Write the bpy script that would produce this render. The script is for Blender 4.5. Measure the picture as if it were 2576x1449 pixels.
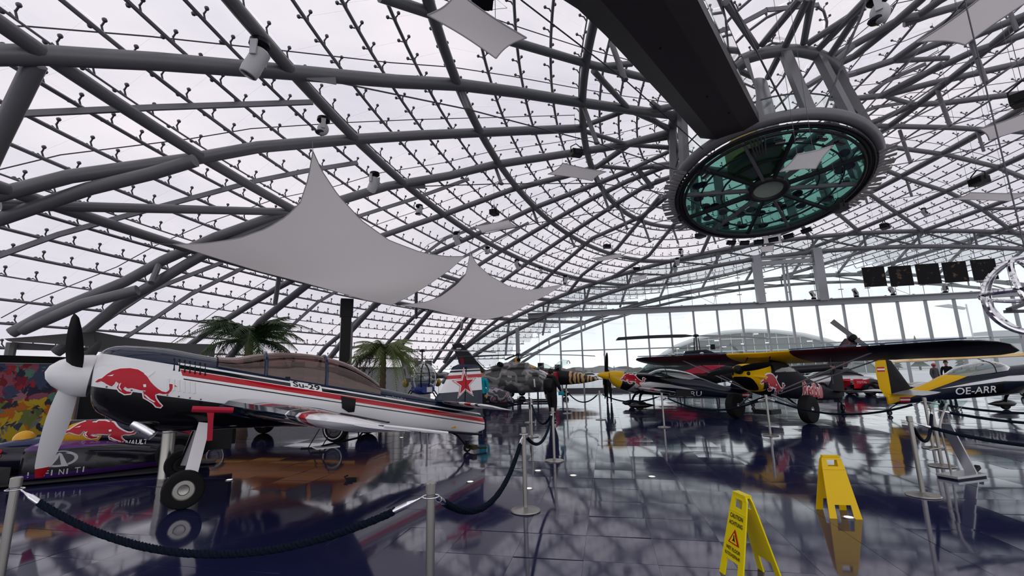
import bpy, bmesh, math, random
import numpy as np
from mathutils import Vector, Matrix
from mathutils.bvhtree import BVHTree
for _o in list(bpy.data.objects): bpy.data.objects.remove(_o, do_unlink=True)
SC = bpy.context.scene
COL = SC.collection
PI = math.pi
R = math.radians
rnd = random.Random(7)

# ---------------------------------------------------------------- camera
IW, IH, FPX = 2576.0, 1449.0, 1134.0
_p, _y, _r = R(10.7), R(11.4), R(1.3)
CAM = np.array([0.0, 0.0, 1.6])
FW = np.array([-math.sin(_y)*math.cos(_p), math.cos(_y)*math.cos(_p), math.sin(_p)])
_r0 = np.array([math.cos(_y), math.sin(_y), 0.0]); _u0 = np.cross(_r0, FW)
RT = math.cos(_r)*_r0 - math.sin(_r)*_u0
UP = np.cross(RT, FW)
cd = bpy.data.cameras.new('camera'); cam = bpy.data.objects.new('camera', cd); COL.objects.link(cam)
cam.matrix_world = Matrix(((RT[0], UP[0], -FW[0], CAM[0]), (RT[1], UP[1], -FW[1], CAM[1]), (RT[2], UP[2], -FW[2], CAM[2]), (0, 0, 0, 1)))
cd.sensor_width = 36.0; cd.lens = 36.0*FPX/IW; cd.clip_start = 0.05; cd.clip_end = 3000
SC.camera = cam
SC.view_settings.view_transform = 'Standard'; SC.view_settings.look = 'None'
SC.view_settings.gamma = 1.0; SC.view_settings.use_curve_mapping = False
SC.view_settings.exposure = 0.0

# ---------------------------------------------------------------- overcast sky
wd = bpy.data.worlds.new('world'); SC.world = wd; wd.use_nodes = True
nt = wd.node_tree; nt.nodes.clear()
wo = nt.nodes.new('ShaderNodeOutputWorld'); bg = nt.nodes.new('ShaderNodeBackground')
tc = nt.nodes.new('ShaderNodeTexCoord'); mp = nt.nodes.new('ShaderNodeMapping'); mp.inputs['Scale'].default_value = (1.0, 1.0, 2.6)
nz = nt.nodes.new('ShaderNodeTexNoise'); nz.inputs['Scale'].default_value = 2.6; nz.inputs['Detail'].default_value = 5
cr = nt.nodes.new('ShaderNodeValToRGB'); cr.color_ramp.elements[0].position = 0.36; cr.color_ramp.elements[1].position = 0.66
cr.color_ramp.elements[0].color = (0.80, 0.80, 0.87, 1); cr.color_ramp.elements[1].color = (1.0, 0.975, 1.0, 1)
nt.links.new(tc.outputs['Generated'], mp.inputs['Vector']); nt.links.new(mp.outputs['Vector'], nz.inputs['Vector'])
nt.links.new(nz.outputs['Fac'], cr.inputs['Fac']); nt.links.new(cr.outputs['Color'], bg.inputs['Color'])
bg.inputs['Strength'].default_value = 1.30
nt.links.new(bg.outputs['Background'], wo.inputs['Surface'])

# ---------------------------------------------------------------- pixel helpers (photo frame 2576x1449)
def ray(x, y): return FW + RT*((x-IW/2)/FPX) + UP*((IH/2-y)/FPX)
def proj(p):
    d = np.asarray(p, float)-CAM; z = d@FW
    return IW/2+FPX*(d@RT)/z, IH/2-FPX*(d@UP)/z, z
def gnd(x, y, z=0.0):
    d = ray(x, y); return CAM+d*((z-CAM[2])/d[2])
def atY(x, y, Y):
    d = ray(x, y); return CAM+d*(Y/d[1])
DCX, DCY, DAX, DAY, DH, DP, DQ = 18.677, 15.944, 39.11, 44.807, 14.156, 0.656, 0.93
def dome_z(x, y):
    F = ((x-DCX)/DAX)**2+((y-DCY)/DAY)**2
    return DH*(1-F**DQ)**DP if F < 1 else -(F-1)*10.0
def dome_n(x, y):
    e = 0.05
    zx = (dome_z(x+e, y)-dome_z(x-e, y))/(2*e); zy = (dome_z(x, y+e)-dome_z(x, y-e))/(2*e)
    n = np.array([-zx, -zy, 1.0]); return n/np.linalg.norm(n)
def dome_hit(px, py, off=0.0):
    d = ray(px, py); lo, hi = 0.0, 120.0
    for _ in range(44):
        m = (lo+hi)/2; X = CAM+d*m
        if X[2] < dome_z(X[0], X[1])+off: lo = m
        else: hi = m
    return CAM+d*lo

# ---------------------------------------------------------------- object helpers
def link(o, parent=None):
    COL.objects.link(o)
    if parent is not None: o.parent = parent
    return o
def tag(o, label=None, cat=None, group=None, kind=None):
    if label: o['label'] = label
    if cat: o['category'] = cat
    if group: o['group'] = group
    if kind: o['kind'] = kind
    return o
def thing(name, label=None, cat=None, loc=(0, 0, 0), rz=0.0, group=None, kind=None):
    o = bpy.data.objects.new(name, None); COL.objects.link(o); o.empty_display_size = 0.2
    o.location = Vector([float(v) for v in loc]); o.rotation_euler = (0, 0, rz)
    return tag(o, label, cat, group, kind)
def copy_tree(o, parent=None):
    c = o.copy(); COL.objects.link(c); c.parent = parent
    for ch in list(o.children): copy_tree(ch, c)
    return c
V = lambda a: Vector((float(a[0]), float(a[1]), float(a[2])))
class MB:
    def __init__(s): s.v = []; s.f = []; s.m = []; s.mi = 0
    def add(s, vs, fs):
        b = len(s.v); s.v += [tuple(map(float, q)) for q in vs]; s.f += [[b+i for i in f] for f in fs]; s.m += [s.mi]*len(fs); return s
    def box(s, c, d, rot=None):
        x, y, z = d[0]/2, d[1]/2, d[2]/2
        vs = [Vector(q) for q in ((-x,-y,-z),(x,-y,-z),(x,y,-z),(-x,y,-z),(-x,-y,z),(x,-y,z),(x,y,z),(-x,y,z))]
        if rot is not None: vs = [rot @ q for q in vs]
        c = V(c)
        return s.add([q+c for q in vs], [(3,2,1,0),(4,5,6,7),(0,1,5,4),(1,2,6,5),(2,3,7,6),(3,0,4,7)])
    def bar(s, a, b, w, h, up=(0, 0, 1)):
        a, b = V(a), V(b); d = (b-a).normalized(); x = d.cross(V(up))
        if x.length < 1e-4: x = d.cross(Vector((1, 0, 0)))
        x.normalize(); y = x.cross(d)
        q = [x*(i*w/2)+y*(j*h/2) for i, j in ((-1,-1),(1,-1),(1,1),(-1,1))]
        return s.add([a+k for k in q]+[b+k for k in q], [(3,2,1,0),(4,5,6,7),(0,1,5,4),(1,2,6,5),(2,3,7,6),(3,0,4,7)])
    def tube(s, pts, r, n=10, cap=True, close=False):
        P = [V(p) for p in pts]; N = len(P)
        rr = r if isinstance(r, (list, tuple)) else [r]*N
        vs = []; fs = []; px = None
        for i in range(N):
            a = P[i-1] if (i > 0 or close) else P[i]; b = P[(i+1) % N] if (i < N-1 or close) else P[i]
            t = (b-a).normalized() if (b-a).length > 1e-9 else Vector((0, 0, 1))
            if px is None:
                px = t.cross(Vector((0, 0, 1)))
                if px.length < 1e-3: px = t.cross(Vector((1, 0, 0)))
            px = (px-t*px.dot(t)); px.normalize(); py = t.cross(px)
            vs += [P[i]+(px*math.cos(2*PI*k/n)+py*math.sin(2*PI*k/n))*rr[i] for k in range(n)]
        for i in range(N if close else N-1):
            j = (i+1) % N
            for k in range(n): fs.append((i*n+k, i*n+(k+1) % n, j*n+(k+1) % n, j*n+k))
        if cap and not close: fs += [tuple(range(n))[::-1], tuple((N-1)*n+k for k in range(n))]
        return s.add(vs, fs)
    def lathe(s, prof, n=24, c=(0, 0, 0), axis=(0, 0, 1), cap=True):
        ax = V(axis).normalized(); x = ax.cross(Vector((0, 1, 0)))
        if x.length < 1e-3: x = ax.cross(Vector((1, 0, 0)))
        x.normalize(); y = ax.cross(x); c = V(c); vs = []; fs = []
        for r, z in prof: vs += [c+ax*z+(x*math.cos(2*PI*k/n)+y*math.sin(2*PI*k/n))*max(r, 1e-4) for k in range(n)]
        for i in range(len(prof)-1):
            for k in range(n): fs.append((i*n+k, i*n+(k+1) % n, (i+1)*n+(k+1) % n, (i+1)*n+k))
        if cap:
            if prof[0][0] > 2e-4: fs.append(tuple(range(n))[::-1])
            if prof[-1][0] > 2e-4: fs.append(tuple((len(prof)-1)*n+k for k in range(n)))
        return s.add(vs, fs)
    def loft(s, secs, cap=True, close=True):
        n = len(secs[0]); vs = [q for sec in secs for q in sec]; fs = []
        for i in range(len(secs)-1):
            for k in range(n if close else n-1): fs.append((i*n+k, i*n+(k+1) % n, (i+1)*n+(k+1) % n, (i+1)*n+k))
        if cap and close: fs += [tuple(range(n))[::-1], tuple((len(secs)-1)*n+k for k in range(n))]
        return s.add(vs, fs)
    def prism(s, poly, vec):
        n = len(poly); v = V(vec); P = [V(p) for p in poly]
        return s.add([p for p in P]+[p+v for p in P], [tuple(range(n))[::-1], tuple(range(n, 2*n))]+[(k, (k+1) % n, n+(k+1) % n, n+k) for k in range(n)])
    def sphere(s, c, r, nu=16, nv=10):
        rx, ry, rz = r if isinstance(r, (tuple, list)) else (r, r, r); c = V(c); vs = [c+Vector((0, 0, -rz))]; fs = []
        for j in range(1, nv):
            t = -PI/2+PI*j/nv
            vs += [c+Vector((rx*math.cos(t)*math.cos(2*PI*k/nu), ry*math.cos(t)*math.sin(2*PI*k/nu), rz*math.sin(t))) for k in range(nu)]
        vs.append(c+Vector((0, 0, rz))); top = len(vs)-1
        for k in range(nu):
            fs.append((0, 1+(k+1) % nu, 1+k)); b = 1+(nv-2)*nu; fs.append((b+k, b+(k+1) % nu, top))
        for j in range(nv-2):
            for k in range(nu): fs.append((1+j*nu+k, 1+j*nu+(k+1) % nu, 1+(j+1)*nu+(k+1) % nu, 1+(j+1)*nu+k))
        return s.add(vs, fs)
    def torus(s, c, R_, r, axis=(0, 0, 1), nu=32, nv=10, a0=0.0, a1=2*PI):
        ax = V(axis).normalized(); x = ax.cross(Vector((0, 1, 0)))
        if x.length < 1e-3: x = ax.cross(Vector((1, 0, 0)))
        x.normalize(); y = ax.cross(x); c = V(c); full = abs(a1-a0-2*PI) < 1e-6
        pts = [c+(x*math.cos(a0+(a1-a0)*k/nu)+y*math.sin(a0+(a1-a0)*k/nu))*R_ for k in range(nu if full else nu+1)]
        return s.tube(pts, r, nv, close=full)
    def wheel(s, c, R_, w, axis=(0, 1, 0), rim=0.55, n=28):   # rounded tyre, open rim
        p = [(R_*rim, -w*.42), (R_*.80, -w*.5), (R_*.93, -w*.44), (R_*.985, -w*.28), (R_, 0), (R_*.985, w*.28), (R_*.93, w*.44), (R_*.80, w*.5), (R_*rim, w*.42), (R_*rim, -w*.42)]
        return s.lathe(p, n, c, axis, cap=False)
    def mesh(s, name, mats, smooth=True, angle=38):
        me = bpy.data.meshes.new(name); me.from_pydata(s.v, [], s.f)
        ms = mats if isinstance(mats, (list, tuple)) else [mats]
        for m in ms: me.materials.append(m)
        if len(ms) > 1: me.polygons.foreach_set('material_index', s.m)
        me.update()
        if smooth:
            me.polygons.foreach_set('use_smooth', [True]*len(me.polygons))
            bm = bmesh.new(); bm.from_mesh(me); bmesh.ops.recalc_face_normals(bm, faces=bm.faces)
            ca = R(angle)
            for e in bm.edges:
                if len(e.link_faces) == 2 and e.calc_face_angle(0) > ca: e.smooth = False
            bm.to_mesh(me); bm.free()
        return me
    def build(s, name, mats, parent=None, smooth=True, angle=38, label=None):
        o = bpy.data.objects.new(name, s.mesh(name, mats, smooth, angle)); link(o, parent)
        if label: o['label'] = label
        return o
def inst(name, me, parent, loc, rot=None):
    o = bpy.data.objects.new(name, me); link(o, parent); o.location = V(loc)
    if rot is not None: o.rotation_euler = rot
    return o

# ---------------------------------------------------------------- materials
MATS = {}
def mat(name, c, rough=0.5, metal=0.0, coat=0.0, spec=0.5, emit=None, estr=0.0, noise=0.0, nscale=8.0, ior=None):
    if name in MATS: return MATS[name]
    m = bpy.data.materials.new(name); m.use_nodes = True; t = m.node_tree; b = t.nodes['Principled BSDF']
    b.inputs['Base Color'].default_value = (*c, 1); b.inputs['Roughness'].default_value = rough; b.inputs['Metallic'].default_value = metal
    b.inputs['Coat Weight'].default_value = coat*.35; b.inputs['Coat Roughness'].default_value = 0.04; b.inputs['Specular IOR Level'].default_value = spec*.5
    if ior: b.inputs['IOR'].default_value = ior
    if emit: b.inputs['Emission Color'].default_value = (*emit, 1); b.inputs['Emission Strength'].default_value = estr
    if noise:
        tcn = t.nodes.new('ShaderNodeTexCoord'); n = t.nodes.new('ShaderNodeTexNoise'); n.inputs['Scale'].default_value = nscale; n.inputs['Detail'].default_value = 4
        mr = t.nodes.new('ShaderNodeMapRange'); mr.inputs['To Min'].default_value = 1-noise; mr.inputs['To Max'].default_value = 1+noise
        mx = t.nodes.new('ShaderNodeMix'); mx.data_type = 'RGBA'; mx.blend_type = 'MULTIPLY'; mx.inputs[0].default_value = 1
        mx.inputs[6].default_value = (*c, 1)
        t.links.new(tcn.outputs['Object'], n.inputs['Vector']); t.links.new(n.outputs['Fac'], mr.inputs['Value'])
        t.links.new(mr.outputs['Result'], mx.inputs[7]); t.links.new(mx.outputs[2], b.inputs['Base Color'])
    MATS[name] = m; return m
def glass(name, tint, refl=0.08, rough=0.02, body=None, bw=0.0, rcol=(1, 1, 1)):
    """thin sheet: tinted see-through plus a fresnel gloss, optional milky body"""
    if name in MATS: return MATS[name]
    m = bpy.data.materials.new(name); m.use_nodes = True; t = m.node_tree; t.nodes.clear()
    o = t.nodes.new('ShaderNodeOutputMaterial'); tr = t.nodes.new('ShaderNodeBsdfTransparent'); tr.inputs['Color'].default_value = (*tint, 1)
    gl = t.nodes.new('ShaderNodeBsdfGlossy'); gl.inputs['Roughness'].default_value = rough; gl.inputs['Color'].default_value = (*rcol, 1)
    lw = t.nodes.new('ShaderNodeFresnel'); ge = t.nodes.new('ShaderNodeNewGeometry'); mi = t.nodes.new('ShaderNodeMapRange')
    mi.inputs['To Min'].default_value = 1.5; mi.inputs['To Max'].default_value = 1/1.5     # same fresnel on both faces of the sheet
    t.links.new(ge.outputs['Backfacing'], mi.inputs['Value']); t.links.new(mi.outputs['Result'], lw.inputs['IOR'])
    mt = t.nodes.new('ShaderNodeMath'); mt.operation = 'MULTIPLY'; mt.inputs[1].default_value = refl/0.04; mt.use_clamp = True
    mx = t.nodes.new('ShaderNodeMixShader')
    t.links.new(lw.outputs[0], mt.inputs[0]); t.links.new(mt.outputs[0], mx.inputs[0]); t.links.new(gl.outputs[0], mx.inputs[2])
    if body:
        df = t.nodes.new('ShaderNodeBsdfDiffuse'); df.inputs['Color'].default_value = (*body, 1)
        m2 = t.nodes.new('ShaderNodeMixShader'); m2.inputs[0].default_value = bw
        t.links.new(tr.outputs[0], m2.inputs[1]); t.links.new(df.outputs[0], m2.inputs[2]); t.links.new(m2.outputs[0], mx.inputs[1])
    else: t.links.new(tr.outputs[0], mx.inputs[1])
    t.links.new(mx.outputs[0], o.inputs[0]); MATS[name] = m; return m
def stripes(name, coef, stops, rough=0.18, coat=0.6, mask=None, metal=0.0, spec=.25):
    """paint bands across v = a*x+b*y+c*z+d (object space); stops [(v, colour)...] ascending: colour applies above v.
    mask = (coef, threshold, stops2): where that linear value > threshold use stops2."""
    if name in MATS: return MATS[name]
    m = bpy.data.materials.new(name); m.use_nodes = True; t = m.node_tree; b = t.nodes['Principled BSDF']
    b.inputs['Roughness'].default_value = rough; b.inputs['Coat Weight'].default_value = coat*.35; b.inputs['Coat Roughness'].default_value = 0.03; b.inputs['Metallic'].default_value = metal; b.inputs['Specular IOR Level'].default_value = spec
    tcn = t.nodes.new('ShaderNodeTexCoord')
    def lin(co):
        d = t.nodes.new('ShaderNodeVectorMath'); d.operation = 'DOT_PRODUCT'; d.inputs[1].default_value = co[:3]
        t.links.new(tcn.outputs['Object'], d.inputs[0]); a = t.nodes.new('ShaderNodeMath'); a.operation = 'ADD'; a.inputs[1].default_value = co[3]
        t.links.new(d.outputs['Value'], a.inputs[0]); return a.outputs[0]
    def ramp(sock, st):
        lo = st[0][0]-0.1; hi = st[-1][0]+0.1
        mr = t.nodes.new('ShaderNodeMapRange'); mr.inputs['From Min'].default_value = lo; mr.inputs['From Max'].default_value = hi
        t.links.new(sock, mr.inputs['Value']); r = t.nodes.new('ShaderNodeValToRGB'); r.color_ramp.interpolation = 'CONSTANT'
        E = r.color_ramp.elements; E[0].position = 0; E[0].color = (*st[0][1], 1)
        E.remove(E[1])
        for v_, c_ in st[1:]: e = E.new((v_-lo)/(hi-lo)); e.color = (*c_, 1)
        t.links.new(mr.outputs['Result'], r.inputs['Fac']); return r.outputs['Color']
    v = lin(coef); out = ramp(v, stops)
    masks = mask if isinstance(mask, list) else ([mask] if mask else [])
    for mc, th, st2 in masks:
        g = t.nodes.new('ShaderNodeMath'); g.operation = 'GREATER_THAN'; g.inputs[1].default_value = th; t.links.new(lin(mc), g.inputs[0])
        mx = t.nodes.new('ShaderNodeMix'); mx.data_type = 'RGBA'; t.links.new(g.outputs[0], mx.inputs[0]); t.links.new(out, mx.inputs[6]); t.links.new(ramp(v, st2), mx.inputs[7]); out = mx.outputs[2]
    t.links.new(out, b.inputs['Base Color']); MATS[name] = m; return m

STEEL = mat('pipe_steel_paint', (0.175, 0.18, 0.188), 0.42, 0.25, noise=0.06, nscale=1.5)
STEELD = mat('dark_steel', (0.10, 0.10, 0.11), 0.45, 0.4)
ALU = mat('brushed_aluminium', (0.55, 0.56, 0.58), 0.32, 0.85)
RAIL = mat('rail_metal', (0.20, 0.205, 0.215), 0.5, 0.15)
INOX = mat('stainless', (0.36, 0.35, 0.325), 0.30, 0.95)
CHROME = mat('polished_chrome', (0.78, 0.78, 0.80), 0.08, 1.0)
BLACK = mat('satin_black', (0.006, 0.006, 0.007), 0.42, spec=.35)
BLACKG = mat('gloss_black', (0.008, 0.008, 0.010), 0.12, coat=0.6)
RUBBER = mat('tyre_rubber', (0.008, 0.008, 0.009), 0.7, spec=.3)
PROPK = mat('propeller_black', (0.004, 0.004, 0.005), 0.6, spec=.12)
WHITE = mat('gloss_white', (0.78, 0.78, 0.79), 0.22, coat=0.5)
REDP = mat('gloss_red', (0.42, 0.006, 0.018), 0.22, coat=0.5)
NAVY = mat('gloss_navy', (0.010, 0.022, 0.055), 0.14, coat=0.8)
YELLOWP = mat('gloss_yellow', (0.80, 0.42, 0.0), 0.24, coat=0.5)
SILVERP = mat('silver_paint', (0.55, 0.56, 0.58), 0.3, 0.6, coat=0.4)
PANE = glass('roof_glass', (0.882, 0.868, 0.880), 0.035)
WALLG = glass('facade_glass', (0.93, 0.968, 0.957), 0.04)
GREENG = glass('green_floor_glass', (0.42, 0.66, 0.60), 0.06)
CLEARG = glass('clear_glass', (0.86, 0.93, 0.91), 0.07)
# ================================================================ FLOOR
TS = 0.62; TX0, TY0 = -0.91, 4.28
def floor_mat():
    m = bpy.data.materials.new('polished_slate_tile'); m.use_nodes = True; t = m.node_tree; b = t.nodes['Principled BSDF']
    b.inputs['Roughness'].default_value = 0.065; b.inputs['IOR'].default_value = 1.62
    tcn = t.nodes.new('ShaderNodeTexCoord'); n = t.nodes.new('ShaderNodeTexNoise'); n.inputs['Scale'].default_value = 1.1; n.inputs['Detail'].default_value = 6
    r = t.nodes.new('ShaderNodeValToRGB'); r.color_ramp.elements[0].color = (0.009, 0.011, 0.046, 1); r.color_ramp.elements[1].color = (0.017, 0.019, 0.062, 1)
    g = t.nodes.new('ShaderNodeNewGeometry')
    t.links.new(g.outputs['Position'], n.inputs['Vector']); t.links.new(n.outputs['Fac'], r.inputs['Fac']); t.links.new(r.outputs['Color'], b.inputs['Base Color'])
    n2 = t.nodes.new('ShaderNodeTexNoise'); n2.inputs['Scale'].default_value = 9; mr = t.nodes.new('ShaderNodeMapRange'); mr.inputs['To Min'].default_value = 0.05; mr.inputs['To Max'].default_value = 0.085
    t.links.new(g.outputs['Position'], n2.inputs['Vector']); t.links.new(n2.outputs['Fac'], mr.inputs['Value']); t.links.new(mr.outputs['Result'], b.inputs['Roughness'])
    return m
TILE = floor_mat()
GROUT = mat('pale_grout', (0.30, 0.30, 0.33), 0.5)
fl = MB().box((9, 14, -0.0545), (84, 52, 0.10)).build('floor', GROUT, None, smooth=False); tag(fl, kind='structure')
tg = []
for i in range(-52, 76):
    for j in range(-16, 56):
        x = TX0+(i+.5)*TS; y = TY0+(j+.5)*TS
        if y > 37.8: continue
        px, py, z = proj((x, y, 0))
        a = 1.0/(z**3) if z > 1.0 and -60 < px < IW+60 and py < IH+60 else 0
        tg.append((a, x, y))
tg.sort(key=lambda q: -q[0])
h = (TS-0.0028)/2
tme = MB().add([(-h,-h,0),(h,-h,0),(h,h,0),(-h,h,0),(-h,-h,-.008),(h,-h,-.008),(h,h,-.008),(-h,h,-.008)], [(0,1,2,3),(1,0,4,5),(2,1,5,6),(3,2,6,7),(0,3,7,4)]).mesh('floor_tile', TILE, smooth=False)
tf = MB()
for k, (a, x, y) in enumerate(tg):
    tx, ty = max(-.008, min(.008, rnd.gauss(0, .0040))), max(-.006, min(.006, rnd.gauss(0, .0028)))
    if k < 300:
        inst('floor_tile', tme, fl, (x, y, 0), (tx, ty, 0))
    else: tf.add([(x-h, y-h, -h*tx+h*ty), (x+h, y-h, -h*tx-h*ty), (x+h, y+h, h*tx-h*ty), (x-h, y+h, h*tx+h*ty)], [(0, 1, 2, 3)])
tag(tf.build('floor_tile_field', TILE, fl, smooth=False), kind='stuff')

# ================================================================ DOME
dome = thing('ceiling', kind='structure')
# ring family: k -> centre x, centre y, half axes in plan
RK = {-3: (10.6, 15.4, 30.2, 40.0), -2: (10.4, 15.4, 27.2, 36.5), -1: (10.2, 15.4, 24.3, 33.6), 0: (9.75, 15.5, 20.8, 30.4), 1: (9.25, 14.6, 16.85, 28.3), 2: (8.75, 15.0, 12.85, 23.6), 3: (7.75, 17.6, 8.10, 15.3), 4: (7.0, 18.9, 4.1, 7.6), 5: (6.9, 19.1, .35, .6)}
def ringpar(k):
    a = int(math.floor(k)); a = max(-3, min(4, a)); u = k-a
    return [RK[a][i]*(1-u)+RK[a+1][i]*u for i in range(4)]
def ringpt(k, th, off=0.0):
    cx, cy, a, b = ringpar(k); x = cx+a*math.cos(th); y = cy+b*math.sin(th)
    p = np.array([x, y, dome_z(x, y)])
    return p+dome_n(x, y)*off if off and p[2] > 0.1 else p
YC = 44.7; YW = 38.1
def keep(p, ym=YC): return p[2] > 0.25 and -7.5 < p[1] < ym and p[0] < 44
GO = 0.46    # glass layer above the pipe axis
def runs(pts, ok):
    out = []; cur = []
    for p in pts:
        if ok(p): cur.append(p)
        else:
            if len(cur) > 1: out.append(cur)
            cur = []
    if len(cur) > 1: out.append(cur)
    return out
# main ring pipes
for k in (-1, 0, 1, 2, 3):
    th = [R(t) for t in np.arange(60, 421, 2.0)]
    for run in runs([ringpt(k, t) for t in th], keep):
        MB().tube(run, 0.145, 10).build('ring_pipe', STEEL, dome)
# glazing rails, point fittings and panes
def arm(side):
    b = MB(); b.bar((0, 0, 0), (0.05*side, 0.04, 0.17), 0.035, 0.02); b.bar((0.05*side, 0.04, .15), (0.15*side, 0.055, 0.21), 0.03, 0.02)
    b.lathe([(0.03, 0), (0.045, .02), (0.045, .06), (0.02, .075)], 8, (0.15*side, 0.055, 0.19)); return b
fit = MB()
for sd in (-1, 1):
    a_ = arm(sd); fit.add(a_.v, a_.f)
fit_me = fit.mesh('spider_fitting', STEELD, smooth=False)
cells = []; stations = []; rows = {}
RAILK = [-3+0.25*i for i in range(0, 32)]
for k in RAILK:
    dense = [(t, ringpt(k, t, GO)) for t in np.arange(R(-90), R(270), R(.25))]
    L = 0; rail = []; row = []; last = None
    for t, p in dense:
        if last is not None: L += np.linalg.norm(p-last)
        last = p
    n = max(8, int(round(L/0.80))); per = L/n; acc = 0; nxt = 0; last = None; ths = []
    for t, p in dense:
        if last is not None: acc += np.linalg.norm(p-last)
        last = p
        if acc >= nxt: ths.append(t); nxt += per
    rows[k] = ths
    rp = [ringpt(k, t, GO) for t in ths]
    main = abs(k-round(k)) < .01
    for run in runs(rp, keep):
        MB().tube(run, 0.024 if main else 0.046, 6).build('glazing_rail', RAIL, dome)
    for i, p in enumerate(rp):
        if keep(p):
            nrm = dome_n(p[0], p[1]); q = rp[(i+1) % len(rp)]; tn = q-p; tn = tn/np.linalg.norm(tn)
            stations.append((p, tn, nrm))
def scr_area(ps):
    q = [proj(p) for p in ps]
    if any(c[2] < .5 for c in q): return 0
    cx = sum(c[0] for c in q)/len(q); cy = sum(c[1] for c in q)/len(q)
    if not (-80 < cx < IW+80 and -80 < cy < IH): return 0
    return abs(sum(q[i][0]*q[(i+1) % len(q)][1]-q[(i+1) % len(q)][0]*q[i][1] for i in range(len(q))))/2
st = []
for p, tn, nrm in stations:
    c = proj(p); vis = c[2] > .5 and -40 < c[0] < IW+40 and -40 < c[1] < IH
    st.append((1/c[2] if vis else 0, p, tn, nrm))
st.sort(key=lambda q: -q[0])
ff = MB(); fv = [Vector(v) for v in fit.v]
for n_, (a, p, tn, nrm) in enumerate(st):
    y = Vector(tn); z = Vector(nrm); x = y.cross(z).normalized(); y = z.cross(x)
    M3 = Matrix((x, y, z)).transposed()
    if n_ < 300:
        o = bpy.data.objects.new('spider_fitting', fit_me); link(o, dome); o.matrix_world = Matrix.Translation(Vector(p)) @ M3.to_4x4()
    elif a > 0.012: ff.add([Vector(p)+M3 @ v for v in fv], fit.f)
    elif a > 0: ff.bar(p, p+nrm*.2, .05, .05)
tag(ff.build('spider_fittings', STEELD, dome, smooth=False), kind='stuff')
# panes: strips between neighbouring rails, two fittings long
pan = []
for k0, k1 in zip(RAILK[:-1], RAILK[1:]):
    ths = rows[k0]
    for i in range(0, len(ths)-1, 2):
        t0, t1 = ths[i], ths[min(i+2, len(ths)-1)]
        e = (t1-t0)*.0012; ek = .0008
        q = [ringpt(k0+ek, t0+e, GO+.20), ringpt(k0+ek, t1-e, GO+.20), ringpt(k1-ek, t1-e, GO+.20), ringpt(k1-ek, t0+e, GO+.20)]
        if not all(keep(p, YC+.4) for p in q): continue
        pan.append((scr_area(q), q))
pan.sort(key=lambda q: -q[0])
pf = MB()
def slab(b, q, t=.016):
    n = np.cross(q[1]-q[0], q[3]-q[0]); n = n/np.linalg.norm(n)*t
    b.add(list(q)+[p+n for p in q], [(3,2,1,0),(4,5,6,7),(0,1,5,4),(1,2,6,5),(2,3,7,6),(3,0,4,7)])
for n_, (a, q) in enumerate(pan):
    if n_ < 300:
        b = MB(); slab(b, q); b.build('glass_pane', PANE, dome, smooth=False)
    else: slab(pf, q)
cap = [ringpt(RAILK[-1]-.006, t, GO+.2) for t in np.linspace(0, 2*PI, 24, endpoint=False)]
pf.prism(cap, (0, 0, .016))
tag(pf.build('glass_panes', PANE, dome, smooth=False), kind='stuff')
# flat secondary bars under the glass
def dpath(pts, off=0.0, n=6):
    P = []
    for (a, b) in zip(pts[:-1], pts[1:]):
        for i in range(n): u = i/n; P.append(dome_hit(a[0]+(b[0]-a[0])*u, a[1]+(b[1]-a[1])*u, off))
    P.append(dome_hit(*pts[-1], off)); return P
for tr in [[(-60,292),(35,287),(400,270),(786,257)], [(-40,657),(147,590),(350,534),(636,457),(769,430),(900,409)], [(902,544),(1035,502),(1180,450)], [(230,830),(380,730),(560,660)], [(1040,660),(1120,600),(1230,560)], [(300,860),(480,740),(620,670)],
           [(1150,655),(1220,618),(1330,560)], [(700,850),(800,760),(860,725)], [(2185,235),(2230,205),(2330,160)], [(2130,300),(2200,270),(2300,255)], [(1860,62),(1930,25),(2060,12)]]:
    P = dpath(tr, .34, 4); b = MB()
    for a, c in zip(P[:-1], P[1:]): b.bar(a, c, 0.05, 0.16, dome_n(a[0], a[1]))
    b.build('flat_bar', RAIL, dome, smooth=False)
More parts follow.
